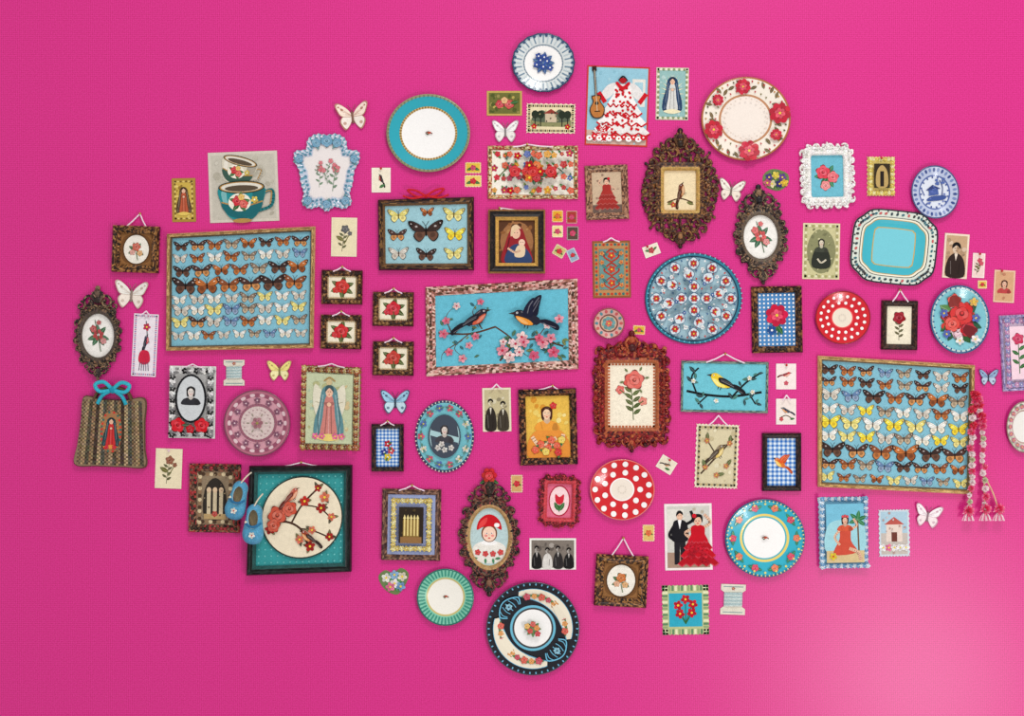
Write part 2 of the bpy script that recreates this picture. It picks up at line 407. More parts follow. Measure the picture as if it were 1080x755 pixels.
def card(cx,cy,w,h,rot,bord,bw,bg,draw,label,catg='card',deckle=0,pin=None,name='vintage_card',string=None,th=.7,group=None,zb=ZB,quad=None):
    T=Thing(name,label,catg,cx,cy,rot,zb=zb,group=group,quad=quad,qs=(w,h))
    m=M()
    if deckle:
        o=[];n=deckle;P=perim(w,h,0,0,n)
        N=len(P)
        for i,p in enumerate(P):
            q=P[(i+1)%N]
            o.append((p[0],p[1]));mx,my=(p[0]+q[0])/2,(p[1]+q[1])/2
            d=min(w,h)/n*.35
            L=abs(mx)/(w/2)>abs(my)/(h/2)
            o.append((mx-(math.copysign(d,mx) if L else 0),my-(0 if L else math.copysign(d,my))))
        m.slabpoly(o,0,th,bord,dk(bord,.3))
    else: m.slab(w,h,0,th,bord,dk(bord,.3))
    iw,ih=w-2*bw,h-2*bw
    if bw>0:m.rect(-iw/2,-ih/2,iw/2,ih/2,bg)
    draw(m,iw,ih)
    T.part('card',m,PAPER)
    if pin: T.part('pin',nail(pin[0],pin[1],th,1.4,pin[2] if len(pin)>2 else (200,60,60)),METAL if len(pin)<3 else TIN)
    if string:
        T.part('hanging_string',string_mesh(w,h,string),CLOTH)
    return T.done()
def hp(rf):
    P=[(0,2),(.58,2),(.68,3.2),(.96,6.2),(1.0,6.4)]
    for (a,u),(b,v) in zip(P,P[1:]):
        if rf<=b: return u+(v-u)*(rf-a)/(b-a)
    return 6.4
def plate(cx,cy,rx,ry,bands,deco,label,rot=0,scal=0,name='decorative_plate',flat=False,N=72,zb=ZB,mat=None):
    T=Thing(name,label,'plate',cx,cy,rot,zb=zb)
    rads=sorted(set([b[0] for b in bands]+[.58,.68,.96,1.0]))
    H=(lambda r:hp(r)*(.35 if flat else .8))
    m=M(z=.16,h=lambda x,y:H(min(1,math.hypot(x/rx,y/ry))))
    def loop(r,z,k=1):
        out=[]
        for i in range(N):
            t=2*pi*i/N;w=1+(scal*math.cos(N/4*t)*r*r if scal else 0)
            out.append((rx*r*math.cos(t)*w,ry*r*math.sin(t)*w,z))
        return out
    loops=[loop(.55,0),loop(.97,H(1)-1.6),loop(1,H(1)-.8)];cols=[dk(bands[-1][1],.2)]*2
    rr=list(reversed(rads))
    def colat(r):
        for b in bands:
            if r<=b[0]+1e-6:return b[1]
        return bands[-1][1]
    for r in rr: loops.append(loop(r,H(r)))
    cols=cols[:2]+[colat(1.0)]+[colat((rr[i]+rr[i+1])/2) for i in range(len(rr)-1)]
    m.loft(loops,cols,True,cap=colat(.0))
    deco(m,rx,ry)
    T.part('plate',m,mat or GLAZE)
    return T.done()
def ringdo(n,r,rx,ry,fn,a0=0):
    for i in range(n):
        a=2*pi*i/n+a0
        fn(rx*r*math.cos(a),ry*r*math.sin(a),math.degrees(a),i)

def pol(a,b,n,t):
    c,s=abs(math.cos(t)),abs(math.sin(t))
    r=1/(((c/a)**n+(s/b)**n)**(1/n))
    return r*math.cos(t),r*math.sin(t)
def ornate(cx,cy,w,h,iw,ih,pal,bg,draw,label,oval=True,rot=0,lobes=16,amp=.07,crest=1.0,foot=1.0,topper=None,inband=None,pierced=False,no=None,ko=.86):
    T=Thing('ornate_framed_picture',label,'picture frame',cx,cy,rot)
    m=M();N=128;no=no or (2.3 if oval else 5);ni=2 if oval else 26
    a,b=w/2,h/2
    f=lambda j:jit(R.choice(pal),10)
    def lp(k,z,wob):
        o=[]
        for i in range(N):
            t=2*pi*i/N+.001;x,y=pol(a*k,b*k,no,t);g=1+wob*(abs(math.sin(lobes*t/2))-.6)
            o.append((x*g,y*g,z))
        return o
    def li(d,z): return [(pol(iw/2+d,ih/2+d,ni,2*pi*i/N+.001))+(z,) for i in range(N)]
    def bl(A,B,t): return [tuple(p[k]*(1-t)+q[k]*t for k in range(3)) for p,q in zip(A,B)]
    ins=[li(3.5,5.2),li(1.5,5),li(0,3),li(0,.8)];ib=[(lambda j:jit(inband or pal[-1],10))]*3
    if pierced:
        m.loft([li(9,.1),li(9,3.5),li(7,4.8),li(5,4)]+ins,[f]*4+ib,True)
    else:
        A=lp(ko-.06,4.6,amp*.7);B=li(6,3)
        m.loft([lp(ko,.1,amp),lp(ko,2.5,amp),A,bl(A,B,.3),bl(A,B,.5),bl(A,B,.75),B]+ins,[f]*7+ib,True)
    M_=max(14,lobes);mn=min(w,h)
    if pierced:
        for ring,(k,rad,cnt,tr) in enumerate(((.9,.085,24,.02),(.72,.075,20,.02))):
            for i in range(cnt):
                t=2*pi*(i+.5*ring)/cnt
                x,y=pol(a*k,b*k,2.8,t);g=1+.06*math.sin(4*t+1)
                m.scroll(x*g,y*g,mn*rad,math.degrees(t)+90*(1 if i%2 else -1),1 if i%2 else -1,2.4+ring*.6,f,mn*tr)
                if i%3==0: m.blob(x*g,y*g,2.6,mn*.032,jit(R.choice(pal),20))
        for i in range(24):
            t=2*pi*i/24;x0,y0=pol(iw/2+7,ih/2+7,8,t);x1,y1=pol(a*.9,b*.9,2.8,t+.12)
            m.tube(cat([(x0,y0,2.5),((x0+x1)/2+y1*.05,(y0+y1)/2-x1*.05,3.4),(x1,y1,2.6)],3,False),mn*.018,f)
            if i%2: m.tube([(x1,y1,2.6),(x1*1.09,y1*1.09,2.2)],mn*.018,f,taper=True);m.blob(x1*1.1,y1*1.1,1.8,mn*.024,jit(R.choice(pal),20))
    else:
        for i in range(M_):
            t=2*pi*(i+.5)/M_
            x,y=pol(a*(ko-.02),b*(ko-.02),no,t)
            m.scroll(x,y,mn*.075,math.degrees(t)+90,1 if i%2 else -1,3,f,mn*.016)
            m.blob(x*1.06,y*1.06,2.5,mn*.035,jit(R.choice(pal),14))
            x2,y2=pol(a*(ko-.14),b*(ko-.14),no,t+.1);m.blob(x2,y2,4,mn*.025,jit(R.choice(pal),20))
    for sgn,cr in((1,crest),(-1,foot)):
        if not cr:continue
        S=mn*.12*cr;y0=sgn*b*.88
        for fx in(-1,1):
            m.scroll(fx*S*1.1,y0,S*.9,90*sgn,-fx*sgn,3.5,f,S*.2)
            m.scroll(fx*S*2.3,y0-sgn*S*.5,S*.65,90*sgn,fx*sgn,3.2,f,S*.16)
            m.tube([(fx*S*.3,y0,4),(fx*S*.7,y0+sgn*S*.9,4.4),(fx*S*.3,y0+sgn*S*1.5,4)],S*.2,f)
        for q,(dx,dy,r_) in enumerate([(0,1.9,.38),(0,1.2,.5),(-.75,.8,.33),(.75,.8,.33),(0,.3,.55)]): m.blob(dx*S,y0+sgn*dy*S,3,r_*S,jit(R.choice(pal),14),r_*S*.9)
        for dx in(-.9,-.45,0,.45,.9): m.tube([(0,y0+sgn*S*.3,4),(dx*S*.8,y0+sgn*S*(1.9-abs(dx)*.6),4.6)],S*.14,f)
    T.part('frame',m,WOOD)
    p=M(z=.9)
    if oval: p.slabpoly([(pol(iw/2+1,ih/2+1,2,2*pi*i/40)) for i in range(40)],.2,.9,bg)
    else: p.slab(iw+2,ih+2,.2,.9,bg)
    draw(p,iw,ih);T.part('picture',p,PAPER)
    if topper: topper(T,w,h)
    return T.done()

WT={}
def wmesh(key,c1,c2,c3):
    if key not in WT:
        m=M(z=.15,h=lambda x,y:abs(x)*.05);bfly(m,0,0,9,c1,c2,c3)
        WT[key]=mesh_from(m,'butterfly_specimen')
        WT[key].materials.append(WING)
    return WT[key]
def papbf(cx,cy,s,rot,c1,c2,c3,label):
    T=Thing('paper_butterfly',label,'butterfly',cx,cy,rot)
    for f in(1,-1):
        m=M(z=1.0,h=lambda x,y:abs(x)*.2);m.push(0,0,s,0,f)
        hw=[(.04,.02),(.5,.08),(.78,-.2),(.74,-.5),(.5,-.82),(.26,-.62),(.06,-.25)]
        fw=[(.04,.12),(.3,.5),(.78,.85),(1.02,.78),(.95,.45),(.72,.05),(.3,-.02),(.05,0)]
        m.sm(hw,c3);m.sm([(a*.88+.02,b*.88-.01) for a,b in hw],c2);m.sm(fw,c3);m.sm([(a*.9+.02,b*.88+.03) for a,b in fw],c1)
        for q in((.85,.65),(.6,.35),(.45,.15)): m.line([(.08,.08),q],.035,mix(c1,c3,.6),False)
        m.ell(.62,.45,.1,.08,c3,30,8);m.ell(.5,-.4,.11,.1,mix(c2,c3,.7),0,8);m.ell(.82,.62,.06,.06,c3,0,8)
        m.pop();T.part('wing',m,WING)
    b=M();b.tube([(0,-.42*s,1.2),(0,-.2*s,1.6),(0,.1*s,1.8),(0,.28*s,1.5)],s*.07,dk(c3,.3))
    b.tube([(0,0,0),(0,0,1.6)],.5,dk(c3,.3))
    for f in(1,-1): b.tube([(0,.28*s,1.6),(f*.1*s,.5*s,1.8),(f*.24*s,.72*s,2)],.28,dk(c3,.3),4)
    T.part('body',b,WING);T.done()

# ================= WALL ==================
me=bpy.data.meshes.new('wall_back')
me.from_pydata([(-6,0,-.5),(6,0,-.5),(6,0,5.5),(-6,0,5.5),(-6,.1,-.5),(6,.1,-.5),(6,.1,5.5),(-6,.1,5.5)],[],[(0,1,2,3),(5,4,7,6),(4,5,1,0),(3,2,6,7),(1,5,6,2),(4,0,3,7)])
wall=bpy.data.objects.new('wall_back',me);COL.objects.link(wall);wall['kind']='structure'
wall['label']='magenta pink wall covering with a fine woven dot texture';wall['category']='wall'
mt=bpy.data.materials.new('pink_canvas_wallpaper');mt.use_nodes=True;nt=mt.node_tree;N_=nt.nodes;L_=nt.links
B=N_['Principled BSDF'];B.inputs['Roughness'].default_value=.36;B.inputs['Specular IOR Level'].default_value=.45
tc=N_.new('ShaderNodeTexCoord');sx=N_.new('ShaderNodeSeparateXYZ');L_.new(tc.outputs['Object'],sx.inputs[0])
def mth(op,a,b=None):
    n=N_.new('ShaderNodeMath');n.operation=op
    for i,v in enumerate((a,b)):
        if v is None:continue
        if isinstance(v,(int,float)):n.inputs[i].default_value=v
        else:L_.new(v,n.inputs[i])
    return n.outputs[0]
w_=2*pi/0.0115
u=mth('MULTIPLY',mth('ADD',sx.outputs[0],sx.outputs[2]),w_);v=mth('MULTIPLY',mth('SUBTRACT',sx.outputs[0],sx.outputs[2]),w_)
wv=mth('MULTIPLY',mth('SINE',u),mth('SINE',v))
nz=N_.new('ShaderNodeTexNoise');nz.inputs['Scale'].default_value=260;L_.new(tc.outputs['Object'],nz.inputs['Vector'])
fac=mth('ADD',mth('MULTIPLY',wv,.26),nz.outputs['Fac'])
cr=N_.new('ShaderNodeValToRGB');cr.color_ramp.elements[0].position=.15;cr.color_ramp.elements[1].position=.85
cr.color_ramp.elements[0].color=lin((196,20,110));cr.color_ramp.elements[1].color=lin((240,50,156))
L_.new(fac,cr.inputs[0]);L_.new(cr.outputs[0],B.inputs['Base Color'])
bp=N_.new('ShaderNodeBump');bp.inputs['Strength'].default_value=.12;bp.inputs['Distance'].default_value=.001;L_.new(fac,bp.inputs['Height']);L_.new(bp.outputs[0],B.inputs['Normal'])
me.materials.append(mt)

# ================= PLATES ================
def d1(m,rx,ry):
    ringdo(36,.8,rx,ry,lambda x,y,a,i:m.line([(x*.86,y*.86),(x*1.18,y*1.18)],1.3,(112,140,160) if i%2 else (190,205,210),False))
    ringdo(30,.93,rx,ry,lambda x,y,a,i:m.ell(x,y,1.9,1.4,(50,80,116),a,8))
    ringdo(40,.62,rx,ry,lambda x,y,a,i:m.ell(x,y,.7,.7,(150,165,175),a,6))
    for i in range(9): leaf(m,0,0,12,i*40,(50,90,140))
    for p in((-3,3),(4,2),(0,-4),(1,6),(7,-5),(-7,-2),(-5,7)): flower(m,p[0],p[1],3.6,(50,80,160),WH)
plate(573,67,33,31,[(.6,WH),(.64,(120,140,155)),(.9,(222,228,226)),(.95,(170,190,200)),(1,(44,70,98))],d1,'white porcelain plate with fluted blue-grey rim and blue flowers',scal=.012)
def fleck(m,s=1):
    m.line([(-3*s,0),(0,1.5*s),(4*s,-.5*s)],1.2*s,(120,60,30));m.ell(1*s,.5*s,2*s,1.1*s,(190,70,40),20,8);m.ell(-1*s,-1*s,1.2*s,.8*s,(70,90,50),0,8)
def d2(m,rx,ry):
    ringdo(60,.665,rx,ry,lambda x,y,a,i:m.ell(x,y,1.3,.8,(150,110,50),a,6))
    ringdo(60,.955,rx,ry,lambda x,y,a,i:m.ell(x,y,1.1,.7,(110,120,90),a,6));fleck(m)
plate(452,141,44,41,[(.64,WH),(.69,(212,180,110)),(.94,(40,168,184)),(1,(150,150,110))],d2,'turquoise-rimmed plate with gold bands and a white centre')
def d3(m,rx,ry):
    ringdo(30,.82,rx,ry,lambda x,y,a,i:leaf(m,x,y,8,a+R.uniform(0,180),(110,90,50)))
    ringdo(40,.9,rx,ry,lambda x,y,a,i:m.ell(x,y,1.2,.9,R.choice([(190,40,50),(200,150,90),(90,80,50)]),a,7))
    ringdo(30,.68,rx,ry,lambda x,y,a,i:m.ell(x,y,1.1,.8,R.choice([(190,60,60),(120,110,60)]),a,7))
    for a,r in((95,8),(10,11),(200,10),(275,11),(145,6),(330,6)):
        x,y=rx*.77*math.cos(math.radians(a)),ry*.77*math.sin(math.radians(a))
        flower(m,x,y,r,(205,35,60),(150,20,40),8);flower(m,x,y,r*.5,(235,90,110),YEL,6)
    ringdo(24,.48,rx,ry,lambda x,y,a,i:m.ell(x,y,1,1,(222,205,190),a,6))
plate(786,126,47,44,[(.55,(246,234,222)),(.6,(196,140,100)),(.96,(248,238,222)),(1,(180,110,60))],d3,'cream plate with big red carnations around the rim')
def d4(m,rx,ry):
    ringdo(30,.84,rx,ry,lambda x,y,a,i:m.ell(x,y,2.2,1.3,(52,74,140) if i%2 else (120,140,190),a,8))
    ringdo(16,.6,rx,ry,lambda x,y,a,i:m.line([(x,y),(x*.9,y*.9)],1.5,(60,84,150),False))
    m.sm([(-9,-8),(8,-9),(11,-5),(-4,-4)],(60,84,150));m.rect(-6,-3,4,3,(70,94,160));m.pg([(-9,3),(7,3),(-1,8)],(44,60,120))
    m.line([(7,-5),(9,4),(7,12)],1,(50,70,130));[m.ell(7+R.uniform(-4,4),10+R.uniform(-3,3),1.8,1.4,(80,104,170),0,7) for _ in range(7)]
    m.line([(-11,-2),(-13,5)],1,(60,84,150),False);[m.ell(R.uniform(-11,11),R.uniform(-13,12),1.2,.8,(90,110,180),0,7) for _ in range(16)]
plate(985,203,25,28,[(.6,(226,232,242)),(.66,(90,110,170)),(.95,(190,200,224)),(1,(70,84,130))],d4,'small blue-and-white transferware plate with a pavilion scene',rot=-8)
def d5(m,rx,ry):
    for r,n in((.86,44),(.68,34),(.62,30),(.44,22),(.28,14),(.2,10)):
        ringdo(n,r,rx,ry,lambda x,y,a,i:m.ell(x,y,1.3,.9,(WH,(70,110,150),(206,80,70))[i%3],a,6))
    def g(x,y,a,i):
        m.push(x,y,1,a);m.sm([(-6.5,0),(0,6),(6.5,0),(0,-6)],(214,226,230));m.line([(-6.5,0),(0,6),(6.5,0),(0,-6)],.7,(80,110,140),True,False,True);m.pop()
        for q in(0,90,180,270): leaf(m,x,y,5,a+q+45,(60,100,130))
        flower(m,x,y,3.6,(200,60,54),YEL,6,a)
    ringdo(12,.77,rx,ry,g);ringdo(8,.53,rx,ry,g,.2);ringdo(4,.26,rx,ry,g);g(0,0,0,0)
    ringdo(12,.66,rx,ry,lambda x,y,a,i:flower(m,x,y,2.2,WH,(70,110,160),5),pi/12)
    ringdo(8,.38,rx,ry,lambda x,y,a,i:flower(m,x,y,2.2,(60,100,160),WH,5),.2)
    ringdo(56,.965,rx,ry,lambda x,y,a,i:m.ell(x,y,1,.7,(110,190,206),a,6))
plate(731,315,51,48,[(.88,(164,196,206)),(.91,(120,160,176)),(.94,(30,60,80)),(.985,(50,126,150)),(1,(30,60,80))],d5,'round pale blue tin tray covered in small red and blue flowers',flat=True,name='round_tray',mat=TIN)
def dpolka(n1,r1,s1):
    def f(m,rx,ry):
        ringdo(n1,r1,rx,ry,lambda x,y,a,i:m.ell(x,y,s1,s1,WH,0,12))
        ringdo(10,.12,rx,ry,lambda x,y,a,i:m.ell(x,y,.8,.8,(226,216,200),0,6))
    return f
plate(888,335,29,28,[(.36,(240,228,208)),(.4,(240,90,90)),(.96,(212,24,38)),(1,(150,20,30))],lambda m,rx,ry:(dpolka(14,.56,1.7)(m,rx,ry),ringdo(20,.8,rx,ry,lambda x,y,a,i:m.ell(x,y,1.7,1.7,WH,0,10),.1)),'red plate with small white dots and a cream centre')
plate(656,516,34,32,[(.34,(244,232,216)),(.38,WH),(.97,(214,28,38)),(1,(226,120,110))],lambda m,rx,ry:(dpolka(9,.56,3)(m,rx,ry),ringdo(15,.84,rx,ry,lambda x,y,a,i:m.ell(x,y,3,3,WH,0,12),.2)),'red polka dot plate with white centre')
def d7(m,rx,ry):
    bouquet(m,0,0,25,((206,30,36),(230,60,50),(240,200,210)),7,14)
    rose(m,3,6,14,(212,36,36));rose(m,-8,-4,9,(226,70,60));rose(m,9,-12,9,(190,24,40));rose(m,-4,20,8,(230,60,50))
    for p in((-15,-14),(16,17),(-16,8),(-2,-22),(14,-22),(17,0)): flower(m,p[0],p[1],4.5,R.choice([(250,240,235),(90,110,190),(240,190,90)]),YEL)
    ringdo(34,.93,rx,ry,lambda x,y,a,i:m.ell(x,y,1.4,.9,(44,84,130),a,7))
plate(1011,337,31,36,[(.9,(130,200,210)),(.95,(200,220,214)),(1,(50,100,140))],d7,'aqua oval plate with large red rose bouquet',rot=-5)
def d8(m,rx,ry):
    ringdo(36,.84,rx,ry,lambda x,y,a,i:m.ell(x,y,1.8,3,(150,76,100) if i%2 else (226,196,200),a,9))
    ringdo(12,.68,rx,ry,lambda x,y,a,i:flower(m,x,y,3.4,(140,86,110),(230,200,205)))
    ringdo(40,.55,rx,ry,lambda x,y,a,i:m.ell(x,y,.8,.8,(150,100,120),a,6))
    ringdo(20,.4,rx,ry,lambda x,y,a,i:m.ell(x,y,1.1,1.1,(180,150,150),a,6))
    flower(m,0,0,6,(170,110,120),(150,140,70),6);ringdo(6,.22,rx,ry,lambda x,y,a,i:leaf(m,x,y,4,a,(140,130,110)))
plate(272,446,35,35,[(.5,(226,206,200)),(.58,(160,96,112)),(.78,(214,156,168)),(.96,(180,104,124)),(1,(130,70,90))],d8,'dusty pink plate with a patterned mauve border')
def d9(m,rx,ry):
    ringdo(14,.8,rx,ry,lambda x,y,a,i:flower(m,x,y,3.8,R.choice([(220,90,120),(240,236,220),(90,120,190)]),YEL))
    ringdo(28,.8,rx,ry,lambda x,y,a,i:leaf(m,x,y,5,a+90,(70,120,110)))
    m.ell(0,0,17,23,(60,70,84),0,32);m.ell(0,0,15.6,21.6,(170,206,208),0,32)
    m.push(0,-1,1);m.sm([(-11,-16),(-9,-6),(-3,0),(3,0),(9,-6),(11,-16),(0,-19)],(48,46,52));bust(m,0,7,4,(40,34,36),(226,214,202),(60,58,66));m.pop()
    for p in((-7,-12),(0,-14),(7,-12),(-3,-8)):flower(m,p[0],p[1],3.2,(226,222,214),(150,140,130))
    ringdo(50,.97,rx,ry,lambda x,y,a,i:m.ell(x,y,1,.7,(220,220,200),a,6))
plate(469,460,31,38,[(.93,(118,196,206)),(1,(36,60,90))],d9,'oval aqua plate with a portrait of a lady ringed by flowers',flat=True)
def d11(m,rx,ry):
    ringdo(10,.8,rx,ry,lambda x,y,a,i:(leaf(m,x,y,8,a+90,(50,130,90)),leaf(m,x,y,8,a-90,(50,130,90)),rose(m,x,y,4.2,(226,60,90) if i%2 else (240,120,80))))
    ringdo(20,.88,rx,ry,lambda x,y,a,i:m.ell(x,y,1.2,1.2,(240,220,110),a,7));fleck(m)
    ringdo(60,.955,rx,ry,lambda x,y,a,i:m.ell(x,y,1,.7,(240,220,130),a,6))
plate(806,567,42,41,[(.52,WH),(.56,(80,180,190)),(.62,(240,214,110)),(.95,(50,180,202)),(1,(30,110,140))],d11,'turquoise plate with roses round the rim and a yellow band')
def d12(m,rx,ry):
    ringdo(44,.83,rx,ry,lambda x,y,a,i:m.line([(x*.87,y*.87),(x*1.13,y*1.13)],1.5,(50,146,124),False))
    fleck(m,.8)
plate(470,629,30,30,[(.62,(248,244,232)),(.68,(206,190,120)),(.95,(130,206,176)),(1,(40,110,100))],d12,'small plate with mint green striped rim')
def d13(m,rx,ry):
    ringdo(46,.95,rx,ry,lambda x,y,a,i:m.ell(x,y,1.3,.8,(110,180,210),a,7))
    for k in(0,1):
        m.push(0,0,1,48+180*k)
        out=[(41.5*math.cos(t),41.5*math.sin(t)) for t in [-1.1+2.2*i/16 for i in range(17)]]
        inn=cat([(15,34),(19,27),(25,13),(27,0),(25,-13),(19,-27),(15,-34)],4,False)
        m.pg(out+inn,(242,232,208));m.line(out,1,(110,180,210));m.line(inn,1,(110,180,210),False)
        for q in range(9):
            t=-.92+.23*q;x,y=34*math.cos(t),34*math.sin(t)
            leaf(m,x,y,6,math.degrees(t)+80,(60,110,60));leaf(m,x,y,6,math.degrees(t)-80,(80,120,60));rose(m,x,y,3.2 if q%2 else 4.2,((220,80,60),(230,150,70),(200,60,80))[q%3])
        m.pop()
        m.push(0,0,1,138+180*k)
        for q in range(5): m.line([(28,-9+4.5*q),(33,-11+5.5*q),(39,-9+4.5*q)],.8,(110,190,220))
        m.line([(27,-10),(34,-14),(41,-4),(41,5),(34,14),(27,10)],1.2,(110,190,220));flower(m,34,0,3.6,(150,206,226),(20,26,38),6)
        m.pop()
    for a in range(8): leaf(m,0,0,9,a*45,(80,120,60))
    for p,c in(((-3,-2),(206,60,50)),((4,1),(230,140,60)),((0,5),(214,80,70)),((5,-5),(206,50,60)),((-6,3),(236,180,90))): rose(m,p[0],p[1],3.4,c)
plate(562,662,49,49,[(.4,WH),(.44,(60,60,60)),(.49,(110,190,214)),(.98,(18,20,30)),(1,(60,70,80))],d13,'large black and blue plate with cream floral crescent panels')
def d14(m,rx,ry):
    ringdo(14,.78,rx,ry,lambda x,y,a,i:m.ell(x,y,1.9,1.6,(80,140,150) if i%2 else (206,90,90),a,8))
    flower(m,0,0,7,(110,160,160),(200,60,70),8);flower(m,0,0,3.6,(226,110,90),YEL,6)
plate(642,341,16.5,16,[(.5,(210,180,150)),(.6,(120,70,60)),(.92,(222,170,160)),(1,(150,80,70))],d14,'tiny ornate saucer in pink and teal')
def d16(m,rx,ry):
    ringdo(18,.82,rx,ry,lambda x,y,a,i:(m.ell(x,y,3,2,(110,150,110),a+30,8),flower(m,x*.97,y*.97,2.6,(220,120,150),YEL)))
plate(1079,450,19,27,[(.6,(240,236,228)),(.66,(190,160,150)),(.95,(232,226,210)),(1,(150,120,110))],d16,'small cream plate with a pink and green flower border')
# octagonal plate
T=Thing('octagonal_plate','octagonal plate with turquoise centre and cream black-edged floral rim','plate',942,261,6)
def octo(k,z,n=3,w=44,h=38,c=.42):
    a,b=w*k,h*k
    base=[(a,-b*(1-c)),(a*1.03,0),(a,b*(1-c)),(a*(1-c*.45),b*(1-c*.45)),(a*(1-c),b),(0,b*1.03),(-a*(1-c),b),(-a*(1-c*.45),b*(1-c*.45)),(-a,b*(1-c)),(-a*1.03,0),(-a,-b*(1-c)),(-a*(1-c*.45),-b*(1-c*.45)),(-a*(1-c),-b),(0,-b*1.03),(a*(1-c),-b),(a*(1-c*.45),-b*(1-c*.45))]
    return [(x,y,z) for x,y in cat(base,n)]
m=M();bw_=[(.6,0),(1,3.6),(1,4.4),(.96,4.5),(.8,3.3),(.78,3.1),(.74,2.8),(.72,2.6),(.63,1.8),(.6,1.7)]
m.loft([octo(k,z) for k,z in bw_],[WH,WH,(26,40,50),(222,230,216),(44,60,60),(246,238,214),(180,150,80),(64,182,198),(64,182,198)],cap=(64,184,200))
m.z=4.0
P=octo(.88,0,4)
for i,p in enumerate(P):
    m.ell(p[0],p[1],1.9,1.3,R.choice([(40,60,70),(60,110,120),(200,90,90),(50,50,50)]),R.uniform(0,90),7)
m.z=4.6
for i,p in enumerate(octo(.94,0,5)):
    if i%2: m.ell(p[0],p[1],.9,.9,DK,0,6)
m.z=1.75;m.pg([(x,y) for x,y,z in octo(.5,0,3,44,40,.2)],(200,170,90));m.pg([(x,y) for x,y,z in octo(.475,0,3,44,40,.2)],(120,206,218))
T.part('plate',m,GLAZE);T.done()
# lace dish
T=Thing('lace_edged_dish','pale lilac and teal lace-edged dish with blue roses and pink sprigs','dish',345,182,0)
out=[(0,39),(11,40),(20,34),(22,24),(33,22),(34,12),(29,2),(27,-12),(24,-22),(26,-32),(18,-38),(8,-36),(0,-41),(-8,-36),(-18,-38),(-26,-32),(-24,-22),(-27,-12),(-29,2),(-34,12),(-33,22),(-22,24),(-20,34),(-11,40)]
O=cat(out,4);N=len(O);sc=[1+(.025 if i%2 else -.01) for i in range(N)]
LIL=(196,206,222)
m=M();m.loft([[(x*s_*k,y*s_*k,z) for (x,y),s_ in zip(O,sc)] for k,z in((.8,0),(1,2.4),(1,3),(.86,2.8),(.74,1.8),(.7,1.6))],[(150,196,200),(90,150,170),lambda j:(104,164,182) if j%2 else LIL,lambda j:LIL if j%3 else (120,166,186),(206,208,220)],cap=(240,232,228))
for k in(.94,.8):
    m.z=3.1 if k>.9 else 2.6
    for i,p in enumerate(O):
        if i%2==0:m.ell(p[0]*k,p[1]*k,1.4,1.1,(226,228,236) if k>.9 else (80,136,160),0,8)
m.z=3.2
for p,r in(((0,33),7),((-11,31),5.5),((11,31),5.5),((-29,14),5),((29,14),5),((0,-34),5),((-20,-30),5),((20,-30),5)):
    leaf(m,p[0],p[1],r*1.5,R.uniform(0,360),(80,130,134));rose(m,p[0],p[1],r,(106,160,190))
m.z=1.7
for x,y,l in((-8,-10,20),(6,-14,24),(0,4,14),(-11,4,12),(10,2,12),(1,-6,14)): sprig(m,x,y-6,l,(222,110,120),R.uniform(-5,5),(110,140,110),4,.2)
T.part('dish',m,GLAZE);T.done()

# ================= butterfly cases ================
types=[('a',(150,84,50),(196,120,64),(56,36,30)),('b',(226,220,206),(214,206,190),(96,80,70)),('c',(206,120,60),(150,84,46),(50,30,24)),('d',(240,228,130),(246,234,150),(120,104,60)),('e',(66,48,44),(110,76,60),(30,22,20)),('f',(246,246,238),(240,234,214),(130,120,106)),('g',(252,238,80),(248,220,60),(130,100,40)),('h',(84,56,50),(214,150,90),(40,28,24)),('i',(110,140,180),(150,170,196),(50,56,76)),('j',(150,130,110),(200,180,150),(70,56,48))]
def case(quad,w,h,fw,pal,rows,label,catg,edge=None,inner=None,H=6,bg=(132,190,206),n=34,up=1.12):
    T=Thing('butterfly_display_case',label,'butterfly display',0,0,quad=quad,qs=(w,h))
    T.part('frame',frame_mesh(w,h,fw,pal,n,H,edge,inner),WOOD)
    m=M(z=.9);m.slab(w-2*fw+1,h-2*fw+1,.2,.9,bg);T.part('backing_board',m,PAPER)
    for (y,k,size,keys,x0,x1) in rows:
        for i in range(k):
            x=x0+(x1-x0)*i/(k-1) if k>1 else x0
            key=keys[i%len(keys)];t=[q for q in types if q[0]==key][0]
            s_=size*R.uniform(.92,1.08)*up
            T.part('butterfly',wmesh(*t),WING,loc=(x+R.uniform(-.6,.6),y+R.uniform(-.5,.5),1.0),sc=s_/9,rot=R.uniform(-5,5))
    return T
case([(177,247),(333,239),(331,367),(176,370)],156,126,5,[(190,150,96),(206,172,118),(150,112,70)],
 [(49,8,6.8,'ehajceah',-64,62),(36,8,6.6,'bafajfbi',-64,62),(22,7,8.2,'ehcajec',-62,60),(6,6,10.6,'ecahea',-59,57),(-8,8,6.6,'fbfbjdfb',-64,62),(-20,8,7.2,'bfdijbfd',-63,61),(-33,8,7.2,'dhbiafdj',-64,62),(-47,9,6,'bfabfjifb',-66,64)],
 'large gilt-framed case of pinned butterflies on pale blue board','butterfly display',edge=(196,160,106),inner=(100,78,54)).done()
case([(862,375),(1027,385),(1024,521),(862,513)],164,138,5,[(200,162,100),(216,184,126),(160,122,76)],
 [(55,8,6.8,'eahijeba',-70,68),(43,8,6.8,'haeajhbe',-70,68),(29,7,8.6,'bieahcj',-68,66),(14,8,7.4,'fbgjfbaf',-70,68),(0,7,8.6,'gdfgdfg',-69,67),(-14,8,7.6,'fdgbjfgd',-70,68),(-29,6,10.4,'ehaceh',-66,64),(-44,8,7.4,'hajiehac',-70,68),(-58,9,6.2,'dajcdbijd',-72,70)],
 'large gilt case of pinned butterflies, many yellow, on blue board','butterfly display',edge=(210,178,118),inner=(120,94,62)).done()
